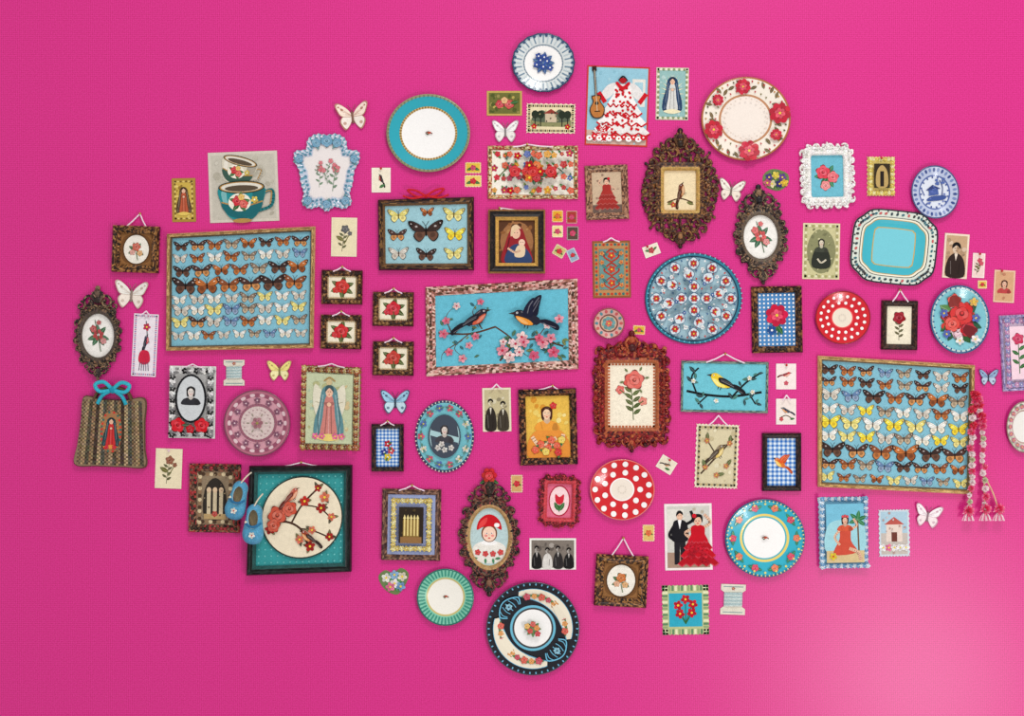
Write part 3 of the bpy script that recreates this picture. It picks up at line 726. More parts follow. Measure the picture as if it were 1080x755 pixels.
T=case([(399,211),(500,208),(500,285),(400,285)],100,76,7,[(50,30,22),(86,54,32),(30,20,18),(130,92,50)],
 [(20,1,9.5,'d',-29,0),(-20,1,8.6,'b',-29,0),(0,1,8.4,'h',-30,0),(3,1,15.5,'e',0,0),(-21,1,9,'e',0,0),(24,1,6.6,'c',1,0),(20,1,9.5,'d',29,0),(0,1,9,'g',30,0),(-20,1,8.8,'d',29,0)],
 'dark wooden frame of nine pinned butterflies with red ribbon','butterfly display',edge=(40,26,22),inner=(110,76,44),n=24,up=1.04,bg=(158,202,210))
m=M()
for f in(-1,1):
    m.tube(cat([(0,40,6),(f*10,46,6.5),(f*19,47,6.5),(f*10,40,6),(0,40,6)],4,False),1.1,(206,40,50))
    m.tube(cat([(0,40,6),(f*14,38,6.4),(f*24,41,6.6)],4,False),1,(206,40,50))
m.blob(0,40,5,2.4,(190,30,44))
T.part('ribbon_bow',m,CLOTH);T.done()

# ================= FRAMES =================
DB=[(46,28,20),(96,58,32),(144,98,54),(32,20,16)]
def ovalflower(c=RED):
    def f(m,w,h):
        for sx_ in(-1,1):
            for sy_ in(-1,1): m.sm([(sx_*w/2,sy_*h/2),(sx_*w*.12,sy_*h/2),(sx_*w*.4,sy_*h*.38),(sx_*w/2,sy_*h*.12)],(150,104,60))
        m.ell(0,0,w*.44,h*.49,(90,60,34),0,28);m.ell(0,0,w*.4,h*.46,(246,240,226),0,28)
        for a in(60,110,150,200,330): leaf(m,0,-h*.04,w*.28,a,(80,110,70))
        rose(m,0,h*.08,w*.15,c);rose(m,-w*.12,-h*.1,w*.1,lt(c,.4));rose(m,w*.12,-h*.12,w*.1,(226,170,110));m.line([(0,-h*.1),(w*.06,-h*.34)],.8,(80,110,60))
    return f
framed(144,263,49,49,2,8,DB+[(170,120,66)],(120,80,44),ovalflower((206,100,80)),'square carved gilt frame with oval rose picture on pink string',string=(13,3),H=7)
framed(655,612,55,54,3,9,DB+[(170,120,66)],(120,80,44),ovalflower((206,110,50)),'square carved gilt frame with oval rose picture on white string',string=(18,0),H=7)
def rosepic(c,bg=(240,226,196)):
    def f(m,w,h):
        for a in(20,80,150,200,270,330): leaf(m,0,0,w*.42,a,(86,100,50))
        rose(m,0,h*.03,w*.27,c);rose(m,-w*.22,-h*.12,w*.12,c);m.line([(0,-h*.1),(w*.05,-h*.44)],1,(80,90,50))
        border(m,w,h,1.6,[(200,170,120)],16)
    return f
for i,(x,y,c) in enumerate([(361,303,(206,40,34)),(360,350,(210,36,42)),(415,326,(206,34,50)),(415,378,(196,50,40))]):
    framed(x,y,43,36,0.8,6,[(44,26,20),(94,58,34),(66,36,24),(134,94,56)],(246,236,210),rosepic(c),'small brown beaded frame with a red rose on cream',bead=4,beadcol=[(150,110,66),(50,32,24)],group='small brown rose frames',string=(3.5,),n=16)
def madonna(m,w,h):
    m.rect(-w/2,-h/2,w/2,h/2,(90,56,36));m.ell(0,0,w*.46,h*.48,(160,110,70));speck(m,w,h,26,[(80,50,32),(140,90,50),(180,130,80)],(1,3))
    m.sm([(-w*.4,-h*.5),(-w*.32,-h*.05),(-w*.14,h*.32),(w*.1,h*.36),(w*.26,h*.05),(w*.42,-h*.5)],(150,36,44));m.line([(-w*.2,h*.1),(-w*.32,-h*.4)],1.4,(100,24,34),False);m.sm([(-w*.3,-h*.5),(-w*.25,-h*.2),(0,-h*.05),(w*.3,-h*.2),(w*.4,-h*.5)],(50,70,110))
    m.ell(-w*.02,h*.2,w*.12,h*.13,SKIN);m.sm([(-w*.16,h*.12),(-w*.14,h*.34),(0,h*.4),(w*.12,h*.3),(w*.02,h*.3)],(230,200,160))
    m.ell(w*.14,-h*.02,w*.09,h*.08,lt(SKIN,.2));m.sm([(w*.02,-h*.1),(w*.22,-h*.1),(w*.2,-h*.34),(-w*.06,-h*.34)],(232,206,170));m.line([(-w*.25,-h*.15),(-w*.05,-h*.25),(w*.1,-h*.2)],2.2,SKIN)
    for e in(-.06,.02):m.ell(e*w,h*.21,.6,.4,DK,0,6)
    for e in(.11,.17):m.ell(e*w,-h*.01,.5,.4,DK,0,6)
framed(545,255,60,67,0,11,[(24,18,16),(20,15,14),(46,32,24)],(120,80,50),madonna,'black and gold frame with a painted mother and child',edge=(150,110,60),inner=(206,160,80),H=7,string=(2,-18))
m_red=[(110,16,18),(150,32,26),(70,12,16),(130,24,22),(180,90,50)]
def birds(m,w,h):
    m.line([(-w*.48,-h*.02),(-w*.25,-h*.06),(-w*.05,h*.02)],2,(90,60,44));m.line([(-w*.02,-h*.46),(w*.1,-h*.24),(w*.26,-h*.18),(w*.46,-h*.3)],2.2,(90,60,44));m.line([(-w*.05,h*.02),(w*.05,-h*.12),(w*.1,-h*.24)],1.6,(90,60,44))
    for q in ([(-w*.25,-h*.06),(-w*.36,-h*.25),(-w*.26,-h*.42)],[(-w*.38,-h*.03),(-w*.42,h*.2),(-w*.34,h*.36)],[(w*.26,-h*.18),(w*.34,0),(w*.44,h*.08)],[(-w*.15,0),(-w*.22,h*.24),(-w*.16,h*.4)],[(w*.2,-h*.2),(w*.16,-h*.36),(w*.24,-h*.46)],[(w*.36,-h*.22),(w*.38,-h*.38),(w*.46,-h*.44)],[(-w*.3,-h*.14),(-w*.44,-h*.3),(-w*.46,-h*.42)]):
        m.line(q,1.4,(96,66,46),taper=True)
    for q in range(20): leaf(m,R.uniform(-.46,-.1)*w,R.uniform(-.4,.38)*h,R.uniform(4,7),R.uniform(0,360),R.choice([(70,110,80),(40,90,100),(110,120,60)]))
    for q in range(34): leaf(m,R.uniform(-.02,.46)*w,R.uniform(-.44,-.1)*h,R.uniform(4,8),R.uniform(0,360),R.choice([(60,100,70),(40,90,90),(110,120,60)]))
    for x,y in((-.4,-.3),(-.3,-.4),(-.42,.14),(-.16,.38),(-.25,-.22),(-.34,.34),(-.44,-.04),(-.2,-.1)):
        flower(m,x*w,y*h,R.uniform(3.6,5.4),R.choice([(236,160,170),(226,120,140),(246,214,210)]),(200,50,80),5)
    for i in range(17): flower(m,R.uniform(.0,.44)*w,R.uniform(-.42,-.14)*h,R.uniform(3.8,6.4),R.choice([(236,150,164),(222,100,130),(246,214,210)]),(190,40,70),5)
    flower(m,w*.43,h*.08,5,(236,160,170),(200,50,80));flower(m,w*.34,0,4,(246,214,210),(200,50,80))
    bird(m,-w*.2,h*.14,14,1,14,(44,38,50),(206,90,60),(26,26,38));bird(m,w*.2,h*.1,16,-1,-4,(36,36,50),(236,150,50),(26,28,50),raised=True)
framed(530,346,159,99,0,10,[(206,150,140),(160,100,84),(104,70,52),(230,194,178)],(104,190,210),birds,'large aqua tray with two birds on blossom branches, pink beaded rim','tray',quad=[(449,303),(609,294),(610,389),(450,397)],bead=3.6,beadcol=[(240,200,190),(110,70,50),(220,150,140),(80,56,42)],H=4,n=44,name='painted_tray',fmat=TIN)
def florals(m,w,h):
    for sx_ in(-1,1): m.line([(sx_*w*.1,0),(sx_*w*.28,h*.12),(sx_*w*.42,-h*.1)],1.2,(90,110,60))
    for i in range(11):
        for j in range(4):
            x=-w*.45+w*.9*i/10+R.uniform(-2,2);y=-h*.38+h*.76*j/3+R.uniform(-2,2)
            leaf(m,x,y,6,R.uniform(0,360),R.choice([GRN,(110,130,60),(60,100,90)]))
            if (i+j)%2: leaf(m,x,y,6,R.uniform(0,360),(90,120,60))
            (rose if R.random()>.5 else flower)(m,x,y,R.uniform(2.4,4.4),R.choice([RED,(226,90,60),(230,160,60),(200,60,90),(190,40,40),(90,110,180)]))
    bouquet(m,0,0,h*.32,((206,30,30),(230,110,50),(190,30,40)),6,8);rose(m,-w*.22,0,h*.15,(206,30,36));rose(m,w*.22,0,h*.15,(206,30,36))
framed(562,182,95,56,0,4.5,[(150,120,80),(206,176,120),(170,70,60),(226,206,160)],(248,242,226),florals,'oblong cream tray densely painted with red and orange flowers','tray',bead=3,beadcol=[(226,190,120),(180,60,50),(110,80,50),(240,226,190)],H=3,n=34,name='painted_tray',fmat=TIN,string=(1.5,-6))
def roundbird(m,w,h):
    for i in range(14):
        for j in range(14):
            m.ell(-w*.47+w*.94*i/13,-h*.47+h*.94*j/13,.9,.9,(120,200,196),0,6)
    m.ell(2,2,w*.47,h*.455,(50,60,54),0,48);m.ell(2,2,w*.455,h*.44,(244,230,200),0,48)
    m.line([(-w*.4,-h*.1),(-w*.2,-h*.02),(0,-h*.1),(w*.1,-h*.3)],2.4,(80,54,40));m.line([(-w*.1,-h*.04),(w*.02,h*.16),(w*.2,h*.34)],2,(80,54,40));m.line([(w*.02,h*.16),(w*.22,h*.12),(w*.36,0)],1.5,(80,54,40));m.line([(0,-h*.1),(w*.18,-h*.14),(w*.36,-h*.22)],1.6,(80,54,40))
    for x,y in((.2,.34),(.36,.02),(.24,.12),(.34,-.2),(.12,-.3),(-.34,-.1),(.05,.2),(.14,-.12),(.28,.24),(0,-.22)):
        leaf(m,x*w,y*h,8,R.uniform(0,360),(100,90,50));leaf(m,x*w,y*h,8,R.uniform(0,360),(70,60,40))
        flower(m,x*w,y*h,R.uniform(4,6),R.choice([(206,50,40),(170,40,36),(226,120,90)]),YEL)
    for x,y,r in((-.26,.05,11),(-.12,.12,9),(-.3,-.06,8)): rose(m,x*w,y*h,r,(206,80,56))
    bird(m,w*.1,-h*.2,9,-1,-20,(150,60,40),(220,150,90),(60,40,36))
    bird(m,-w*.1,h*.26,9,1,30,(190,90,70),(226,150,110),(120,50,40))
framed(316,547,113,114,0,9,[(24,28,28),(36,44,42),(20,22,22)],(60,160,160),roundbird,'large black shadow-box frame with round bird-and-blossom picture on teal',edge=(26,24,24),inner=(50,90,88),H=9,n=26,name='shadow_box_frame',quad=[(264,491),(372,490),(371,602),(261,606)],string=(3,))
def dancepic(m,w,h): m.rect(-w/2,-h/2,w/2,h/2,(206,180,150));m.rect(-w/2,-h/2,w/2,-h*.3,(110,90,80));speck(m,w,h,18,[(150,120,100),(180,150,130)],(1,2.4));dancer(m,0,-h*.02,h*.85,(170,50,44),None)
framed(640,203,45,57,-2,7,[(150,104,80),(86,54,40),(180,136,104)],(200,180,150),dancepic,'reddish-brown frame with a dancing woman photograph',H=4)
def redlattice(m,w,h):
    border(m,w,h,4,[(200,60,40),(60,120,120)],14,'dot')
    m.rect(-w*.36,-h*.38,w*.36,h*.38,(110,150,144))
    for i in range(3):
        y=-h*.26+i*h*.26
        for s_ in(-1,1): m.line([(0,y-h*.12),(s_*w*.22,y-h*.02),(s_*w*.1,y+h*.08),(0,y+h*.12)],1.6,(190,60,40));leaf(m,s_*w*.12,y,w*.2,90-s_*50,(50,110,110))
        flower(m,0,y,h*.075,(216,70,50),YEL)
    for x in(-.28,.28):
        for y in(-.3,-.13,.13,.3): flower(m,x*w,y*h,h*.045,(226,150,80),RED)
card(645,284,40,60,-1,(150,90,50),2,(190,140,90),redlattice,'rust and teal embroidered floral panel with dotted edge','textile panel',name='embroidered_panel',string=3)
def ging(fl):
    def f(m,w,h): gingham(m,w,h,13,(50,110,190),(234,244,250));fl(m,w,h)
    return f
def dots(fl):
    def f(m,w,h):
        m.rect(-w/2,-h/2,w/2,h/2,(80,140,196))
        for i in range(9):
            for j in range(13): m.ell(-w*.45+w*.9*i/8,-h*.46+h*.92*j/12,1.1,1.1,WH,0,8)
        fl(m,w,h)
    return f
def bigfl(m,w,h):
    for a in(40,140,-60,-120): leaf(m,0,-h*.1,w*.3,a,GRN)
    m.line([(0,0),(w*.03,-h*.3)],1,GRN);flower(m,-w*.14,-h*.2,w*.13,(40,90,160),WH);flower(m,0,h*.08,w*.3,(214,30,70),(160,20,40),7);flower(m,0,h*.08,w*.16,(236,80,110),YEL,6)
framed(819,337,53,70,-1,7,DB,(200,220,235),dots(bigfl),'brown frame with blue polka dots and a pink flower',bead=5,beadcol=[(140,96,56),(50,32,24)],H=5)
def hum(m,w,h): bird(m,-1,-2,7.5,-1,-22,(226,120,50),(244,200,90),(226,90,40),(40,40,40),raised=True)
framed(824,487,41,61,0,5.5,[(36,24,22),(70,44,32),(28,20,20)],(200,220,235),ging(hum),'dark brown frame with blue gingham and an orange hummingbird',H=5)
def fls(m,w,h):
    for x,y,c in((0,.1,RED),(-.15,-.12,(40,60,150)),(.15,-.08,(220,80,80)),(0,-.25,YEL)): flower(m,x*w,y*h,w*.16,c,WH);leaf(m,x*w,y*h,5,R.uniform(0,360))
framed(409,472,34,50,0,5,[(36,26,28),(84,56,38),(28,22,28)],(200,220,235),ging(fls),'small dark frame with blue gingham and flowers',H=5,string=(3,))
def rosestem(m,w,h):
    sprig(m,0,-h*.4,h*.6,(150,10,24),0,(90,84,50),6,.3)
framed(948,343,38,52,1,6,[(46,28,24),(80,48,36),(34,22,20)],(244,234,208),rosestem,'dark wood frame with a single dark red rose on cream',string=(11,0),H=5)
def lady1(m,w,h):
    m.rect(-w/2,-h/2,w/2,h/2,(236,190,80));speck(m,w,h,34,[(240,210,110),(220,150,50),(246,226,150)],(1.5,3.5))
    m.sm([(-w*.45,-h*.5),(-w*.4,-h*.14),(0,0),(w*.4,-h*.14),(w*.45,-h*.5)],(236,150,60))
    bust(m,-1,h*.2,5.4,(70,30,20),(248,210,172),(240,160,60));rose(m,6,h*.34,4,(214,40,40))
    m.line([(-17,-10),(-8,-20),(8,-12)],4,(244,204,166));m.line([(16,-8),(12,-20),(0,-18)],4,(244,204,166))
    for x,y in((-8,-18),(0,-22),(9,-20),(-14,-24),(14,-14),(3,-14),(-3,-26),(10,-27)): leaf(m,x,y,7,R.uniform(0,360));rose(m,x,y,4.4,R.choice([(214,40,40),(236,90,60),(240,210,90)]))
framed(578,450,61,80,-1.5,7.5,[(34,22,20),(84,44,30),(26,18,18),(150,100,60)],(230,180,60),lady1,'dark beaded frame with a smiling woman holding flowers',bead=4,beadcol=[(44,28,24),(160,110,70),(110,60,44)],H=6,string=(3,6))
def niche(m,w,h):
    border(m,w,h,6,[(240,226,150),(220,194,100)],12,'flower')
    m.rect(-w*.3,-h*.34,w*.3,h*.34,(48,38,28));speck(m,w*.56,h*.64,16,[(80,66,40),(34,28,22)],(1,2))
    m.rect(-w*.2,-h*.22,w*.2,h*.1,(140,110,54))
    for x in(-.16,-.08,0,.08,.16): m.rect(x*w-.8,-h*.2,x*w+.8,h*.12,(236,214,140));m.pg([(x*w-1.6,h*.12),(x*w+1.6,h*.12),(x*w,h*.2)],(240,220,150))
    m.rect(-w*.26,-h*.34,w*.26,-h*.22,(150,110,66))
framed(434,553,62,75,1,6,[(96,64,52),(66,44,38),(150,110,84)],(150,160,196),niche,'brown frame with lavender mat around a yellow lace shrine card',mat=(4,(156,168,206)),H=5,string=(4,0))
def niche2(m,w,h):
    m.rect(-w/2,-h/2,w/2,h/2,(150,130,104));border(m,w,h,6,[(220,200,160),(80,60,44),(150,120,90)],14,'dot')
    m.sm([(-w*.28,-h*.36),(-w*.28,h*.16),(0,h*.38),(w*.28,h*.16),(w*.28,-h*.36)],(50,44,38))
    for x in(-.17,0,.17): m.rect(x*w-2,-h*.3,x*w+2,h*.12,(214,196,160));m.ell(x*w,h*.15,2.4,3,(226,196,160))
    m.rect(-w*.3,-h*.4,w*.3,-h*.3,(190,160,110));rose(m,0,-h*.3,3.4,(190,60,50));speck(m,w,h,20,[(110,90,70),(190,170,130)],(.6,1.2))
framed(227,525,54,72,1,8,[(90,62,48),(50,34,28),(150,110,80),(170,50,50)],(160,140,110),niche2,'brown carved frame with a church niche picture',H=5,bead=5,beadcol=[(110,74,54),(160,50,54),(60,42,34)])
def tulip(m,w,h):
    m.rect(-w/2,-h/2,w/2,h/2,(226,110,140));m.ell(0,0,w*.44,h*.46,(180,30,60),0,24);m.ell(0,0,w*.39,h*.42,(252,220,220),0,24)
    leaf(m,0,-h*.3,h*.3,60,GRN);leaf(m,0,-h*.3,h*.3,120,GRN);m.line([(0,-h*.32),(0,0)],1,GRN);m.sm([(-4,-1),(-4.5,7),(0,4),(4.5,7),(4,-1),(0,-4)],(214,40,60))
ornate(590,528,44,56,26,36,[(110,16,26),(150,30,40),(66,14,20),(200,60,70)],(226,110,140),tulip,'small scalloped crimson frame with a tulip on pink',oval=False,rot=2,lobes=20,amp=.05,crest=.4,foot=.4,no=8,ko=.92)
def wroses(m,w,h):
    m.rect(-w/2,-h/2,w/2,h/2,(110,186,204))
    for a in range(6): leaf(m,0,0,w*.4,a*60,(50,120,80))
    rose(m,-w*.12,h*.1,w*.24,(226,60,80));rose(m,w*.18,-h*.02,w*.2,(236,100,110));rose(m,-w*.05,-h*.22,w*.17,(240,140,140))
ornate(872,186,56,68,34,44,[(248,246,242),(236,232,226),(206,200,192),(250,248,244)],(120,190,206),wroses,'white ornate frame with pink roses on aqua',oval=False,rot=-1,lobes=28,amp=.03,crest=.4,foot=.3,inband=(240,236,230),no=9,ko=.92)
def birdcream(m,w,h):
    m.rect(-w/2,-h/2,w/2,h/2,(240,220,178));m.line([(-w*.4,-h*.3),(0,-h*.2),(w*.4,-h*.3)],1.4,(90,60,40));bird(m,1,-2,8.6,1,60,(110,54,30),(206,150,100),(80,44,26));leaf(m,-6,-12,8,200,OLIVE);leaf(m,7,-12,8,-20,OLIVE);flower(m,-7,-15,3,(200,80,60))
ornate(717,201,78,106,34,42,[(74,42,28),(48,28,22),(140,96,52),(96,58,36)],(236,214,170),birdcream,'large brown-gold pierced scrollwork frame with a small brown bird picture',oval=False,lobes=26,amp=.1,crest=.9,foot=.7,inband=(190,150,80),pierced=True)
def rosecream(m,w,h):
    m.rect(-w/2,-h/2,w/2,h/2,(248,238,214));border(m,w,h,2.6,[(196,110,70)],20)
    sprig(m,2,-h*.38,h*.6,(220,90,80),-3,(86,100,50),8,.2);rose(m,12,-6,5,(232,130,110));rose(m,-12,6,5,(226,100,90));m.line([(0,-14),(12,-6)],1,(96,110,60));m.line([(0,-4),(-12,6)],1,(96,110,60));rose(m,3,h*.24,11,(224,96,84))
    for a in(10,60,130,190,300): leaf(m,3+11*math.cos(math.radians(a)),h*.24+11*math.sin(math.radians(a)),5,a,(96,110,60))
ornate(666,417,78,108,50,68,m_red,(240,226,184),rosecream,'large deep red carved rectangular frame with long-stemmed rose picture',oval=False,lobes=36,amp=.035,crest=1.0,foot=.6,no=10,ko=.93,inband=(170,90,50))
DO=[(48,38,34),(26,22,22),(96,76,62),(140,110,80)]
def ovfl(c):
    def f(m,w,h):
        m.z+=.02
        for a in(50,95,140,200,240,300,340): leaf(m,0,0,w*.36,a,(70,110,80))
        flower(m,0,h*.02,w*.17,c,WH,6);rose(m,-w*.15,h*.16,w*.12,c);rose(m,w*.16,-h*.12,w*.11,lt(c,.3));m.line([(0,0),(w*.08,-h*.36)],.8,(70,100,60));m.line([(0,0),(-w*.1,h*.36)],.7,(70,100,60));rose(m,w*.02,h*.3,w*.08,c)
    return f
ornate(104,354,54,80,34,46,DO,(248,244,236),ovfl((190,80,80)),'dark oval ornate frame with a flower posy on white',lobes=16,amp=.08,crest=1.2,foot=.8,inband=(80,66,56),ko=.84)
ornate(802,250,62,84,36,46,DO,(248,244,236),ovfl((226,100,100)),'dark oval scrolled frame with pink wildflowers on white',lobes=18,amp=.12,crest=1.1,foot=.8,inband=(100,84,68),rot=-3,ko=.82)
def ladyh(m,w,h):
    m.z+=.02;m.ell(0,0,w*.48,h*.49,(190,214,214),0,30)
    m.sm([(-w*.42,-h*.2),(-w*.2,-h*.08),(w*.2,-h*.08),(w*.42,-h*.2),(w*.26,-h*.42),(-w*.26,-h*.42)],(240,236,226))
    m.ell(0,-h*.1,w*.2,w*.07,WH,0,14)
    m.ell(0,h*.06,8.4,9.4,(120,70,40),0,18);m.ell(0,h*.05,7,8,(250,214,190),0,18)
    m.ell(-3.5,h*.02,1.8,1.4,(240,150,140),0,8);m.ell(3.5,h*.02,1.8,1.4,(240,150,140),0,8)
    for e in(-2.6,2.6): m.ell(e,h*.06,1,.8,WH,0,8);m.ell(e,h*.06,.6,.6,(60,60,90),0,8)
    m.ell(0,-h*.02,1.4,.7,(210,50,60),0,8);m.ell(0,h*.035,.6,.5,(226,170,150),0,6)
    m.sm([(-13,h*.12),(-11,h*.27),(-4,h*.37),(4,h*.37),(11,h*.27),(13,h*.12),(6,h*.17),(-6,h*.17)],(206,20,34));m.sm([(-11,h*.15),(-9,h*.26),(-2,h*.33),(-4,h*.22)],(230,70,70));m.ell(8,h*.2,3,2.4,WH,0,8)
    for x in(-12,-4,4,12): leaf(m,x,-h*.36,6,R.uniform(180,360),(60,130,80));rose(m,x,-h*.3+abs(x)*.2,3.4,(214,50,50))
def toprose(T,w,h):
    m=M(z=3)
    for i in range(6):
        a=i*pi/3;m.blob(math.cos(a)*5,h/2+13+math.sin(a)*5,3,3.4,(206,40+i*6,50))
    m.blob(0,h/2+13,4.4,3.6,(170,16,30));m.blob(0,h/2+13,0.1,3,(170,20,36),5)
    for a in(200,340): leaf(m,0,h/2+8,11,a,GRN)
    m.z=8.2;rose(m,0,h/2+13,5,(214,40,50));T.part('rose_ornament',m,CLOTH)
ornate(516,566,70,104,42,62,[(56,40,34),(32,24,24),(120,90,66),(130,60,54)],(206,180,110),ladyh,'dark oval ornate frame, child in red hat, red rose on top',lobes=18,amp=.1,crest=1.0,foot=.9,topper=toprose,inband=(180,140,90),ko=.82)
def birdtray(m,w,h):
    m.line([(-w*.46,-h*.1),(-w*.2,-h*.18),(w*.1,-h*.2),(w*.45,-h*.1)],2.6,(24,28,30));m.line([(-w*.2,-h*.18),(-w*.32,-h*.38)],1.6,(24,28,30));m.line([(w*.1,-h*.2),(w*.26,h*.1),(w*.42,h*.3)],2,(24,28,30));m.line([(w*.3,-h*.14),(w*.38,-h*.36)],1.6,(24,28,30));m.line([(-w*.34,-h*.14),(-w*.4,h*.2),(-w*.32,h*.4)],1.8,(24,28,30))
    for x,y in((.2,.02),(.3,.18),(.4,.3),(.36,-.1),(.38,-.34),(-.4,.1),(-.36,.3),(-.3,-.36),(-.26,-.22),(.1,-.26),(.24,-.26)):
        leaf(m,x*w,y*h,R.uniform(6,9),R.uniform(0,360),(34,60,64));leaf(m,x*w,y*h,R.uniform(5,8),R.uniform(0,360),(60,110,100))
    bird(m,-w*.03,h*.1,13,-1,-10,(236,200,50),(246,230,110),(30,30,36))
    for p in((.34,-.1),(.3,.2),(-.38,.12),(-.1,-.3)): flower(m,p[0]*w,p[1]*h,2.6,(244,244,234),YEL)
framed(764,408,92,54,1,2.6,[(150,170,150),(70,96,96)],(112,196,210),birdtray,'aqua tin picture with a yellow bird, hung on white string','picture',string=(8,),H=3,name='painted_tin_picture',fmat=TIN)

# ================= CARDS ===================
def cups(m,w,h):
    speck(m,w,h,34,[(190,184,166),(206,200,184),(180,174,156)],(2,6))
    def cup(x,y,s_,c1,c2,a=0):
        m.push(x,y,s_,a)
        m.line([(.85,.2),(1.35,.35),(1.3,-.3),(.65,-.55)],.13,dk(c1,.2));m.line([(.87,.22),(1.3,.32),(1.24,-.24)],.05,GOLD)
        m.sm([(-1,.5),(-.9,-.2),(-.55,-.8),(0,-.92),(.55,-.8),(.9,-.2),(1,.5),(0,.4)],c1)
        m.sm([(.5,.42),(1,.5),(.9,-.2),(.55,-.8),(.3,-.85),(.5,-.3)],dk(c1,.25));m.sm([(-.9,.3),(-.8,-.2),(-.6,-.5),(-.65,0),(-.7,.4)],lt(c1,.4))
        m.sm([(-.9,-.15),(-.6,-.7),(0,-.85),(.6,-.7),(.9,-.15),(0,-.35)],c2)
        m.line([(-.9,-.12),(0,-.32),(.9,-.12)],.06,GOLD)
        m.ell(0,.52,1.02,.28,(30,40,40),0,24);m.ell(0,.52,.97,.24,GOLD,0,24);m.ell(0,.52,.9,.2,(226,220,204),0,24);m.ell(0,.47,.74,.14,(90,76,60),0,18)
        m.ell(-.1,-.14,.5,.4,(244,236,216),0,18)
        for a_ in(10,80,160,230,300): leaf(m,-.1,-.14,.48,a_,GRN)
        rose(m,-.2,-.08,.25,(206,40,50));rose(m,.08,-.22,.21,(226,90,80));rose(m,-.02,.08,.16,(236,190,90));flower(m,.56,-.05,.16,(230,200,90),WH)
        m.ell(0,-.95,.42,.1,GOLD,0,14);m.pop()
    cup(-5,18,18,(222,214,192),(60,90,78),-16);cup(-2,-13,24,(40,140,144),(30,104,110))
card(257,197,73,74,-2,(214,206,190),3,(200,194,178),cups,'large grey-cream card printed with two stacked floral teacups',name='teacup_card')
card(194,211,25,46,-1,(176,140,60),2.5,(206,176,80),lambda m,w,h:(speck(m,w,h,24,[(226,200,110),(150,116,50)],(1,2.4)),border(m,w,h,2,[(120,90,50),(226,200,120)],16),robed(m,0,0,h*.8,(190,90,60),(90,66,44),(230,200,100),False)),'narrow golden card with a small robed figure')
def botan(c):
    return lambda m,w,h:(sprig(m,-2,-h*.4,h*.62,c,3,(90,90,56),6,.2),m.line([(0,-h*.2),(w*.25,h*.1)],.8,OLIVE),rose(m,w*.25,h*.1,2.6,c),leaf(m,0,-h*.1,w*.4,150,OLIVE))
card(363,250,27,41,1,(240,228,194),1.5,(238,224,186),botan((90,90,90)),'cream botanical card with grey-green flower spray','card',name='botanical_card')
card(402,190,20,26,0,(248,242,226),1,(246,236,212),lambda m,w,h:(bird(m,0,1,4.6,-1,-50,(50,34,36),(160,50,44),(34,26,30)),leaf(m,-2,-8,7,30)),'tiny cream card with a dark bird',pin=(0,12))
card(178,494,28,42,2,(244,232,198),1,(242,228,192),botan((140,76,50)),'cream card with a brown rose stem','card',name='botanical_card',pin=(0,19,(230,200,210)))
def strip(m,w,h):
    border(m,w,h,2.4,[(200,130,160),(150,140,180)],30);m.line([(0,h*.4),(2,h*.1),(-1,-h*.1)],1,(60,60,70));flower(m,1,h*.3,4,(206,60,90));bird(m,1,h*.06,6,1,60,(60,50,80),(206,80,90),(34,34,50));m.sm([(-4,-h*.1),(4,-h*.1),(6,-h*.26),(0,-h*.32),(-6,-h*.26)],(206,40,70))
    for i in range(5): m.line([(-4+2*i,-h*.28),(-5+2.5*i,-h*.42)],.7,(90,70,100),False)
card(153,364,26,66,3,(240,226,236),1,(242,232,238),strip,'pale lilac bookmark card with a bird and red tassel','bookmark',name='bookmark_card',string=3,pin=(0,31,(230,220,230)))
card(532,109,37,26,0,(196,170,90),2,(110,110,54),lambda m,w,h:(speck(m,w,h,26,[(80,90,40),(150,140,80),(190,170,90)],(1,2.4)),rose(m,-5,-1,5,(206,60,70)),rose(m,5,-1,5.6,(214,80,80)),rose(m,0,3,4,(236,180,120)),leaf(m,6,0,9,10)),'small green card with pink roses')
def scen(m,w,h):
    border(m,w,h,3,[(50,42,34),(150,130,90)],22);m.rect(-w*.44,-h*.3,w*.44,-h*.05,(140,140,96));m.sm([(-w*.4,-h*.1),(-w*.2,h*.3),(0,h*.1),(w*.2,h*.34),(w*.4,-h*.1)],(90,100,80));m.rect(-6,-4,6,5,(210,190,160));m.pg([(-8,5),(8,5),(0,10)],(150,60,50))
    for x in(-.34,-.22,.24,.36): m.line([(x*w,-h*.3),(x*w,h*.1)],1,DK,False);m.ell(x*w,h*.14,4,4.4,(40,50,36),0,9)
    flower(m,-w*.36,-h*.3,3,RED);flower(m,w*.36,-h*.3,3,RED);speck(m,w*.9,h*.8,20,[(170,160,110),(60,60,46)],(.5,1.1))
card(581,125,52,32,1,(240,228,194),1.5,(236,220,178),scen,'cream lace-edged landscape card with trees','card',deckle=10)
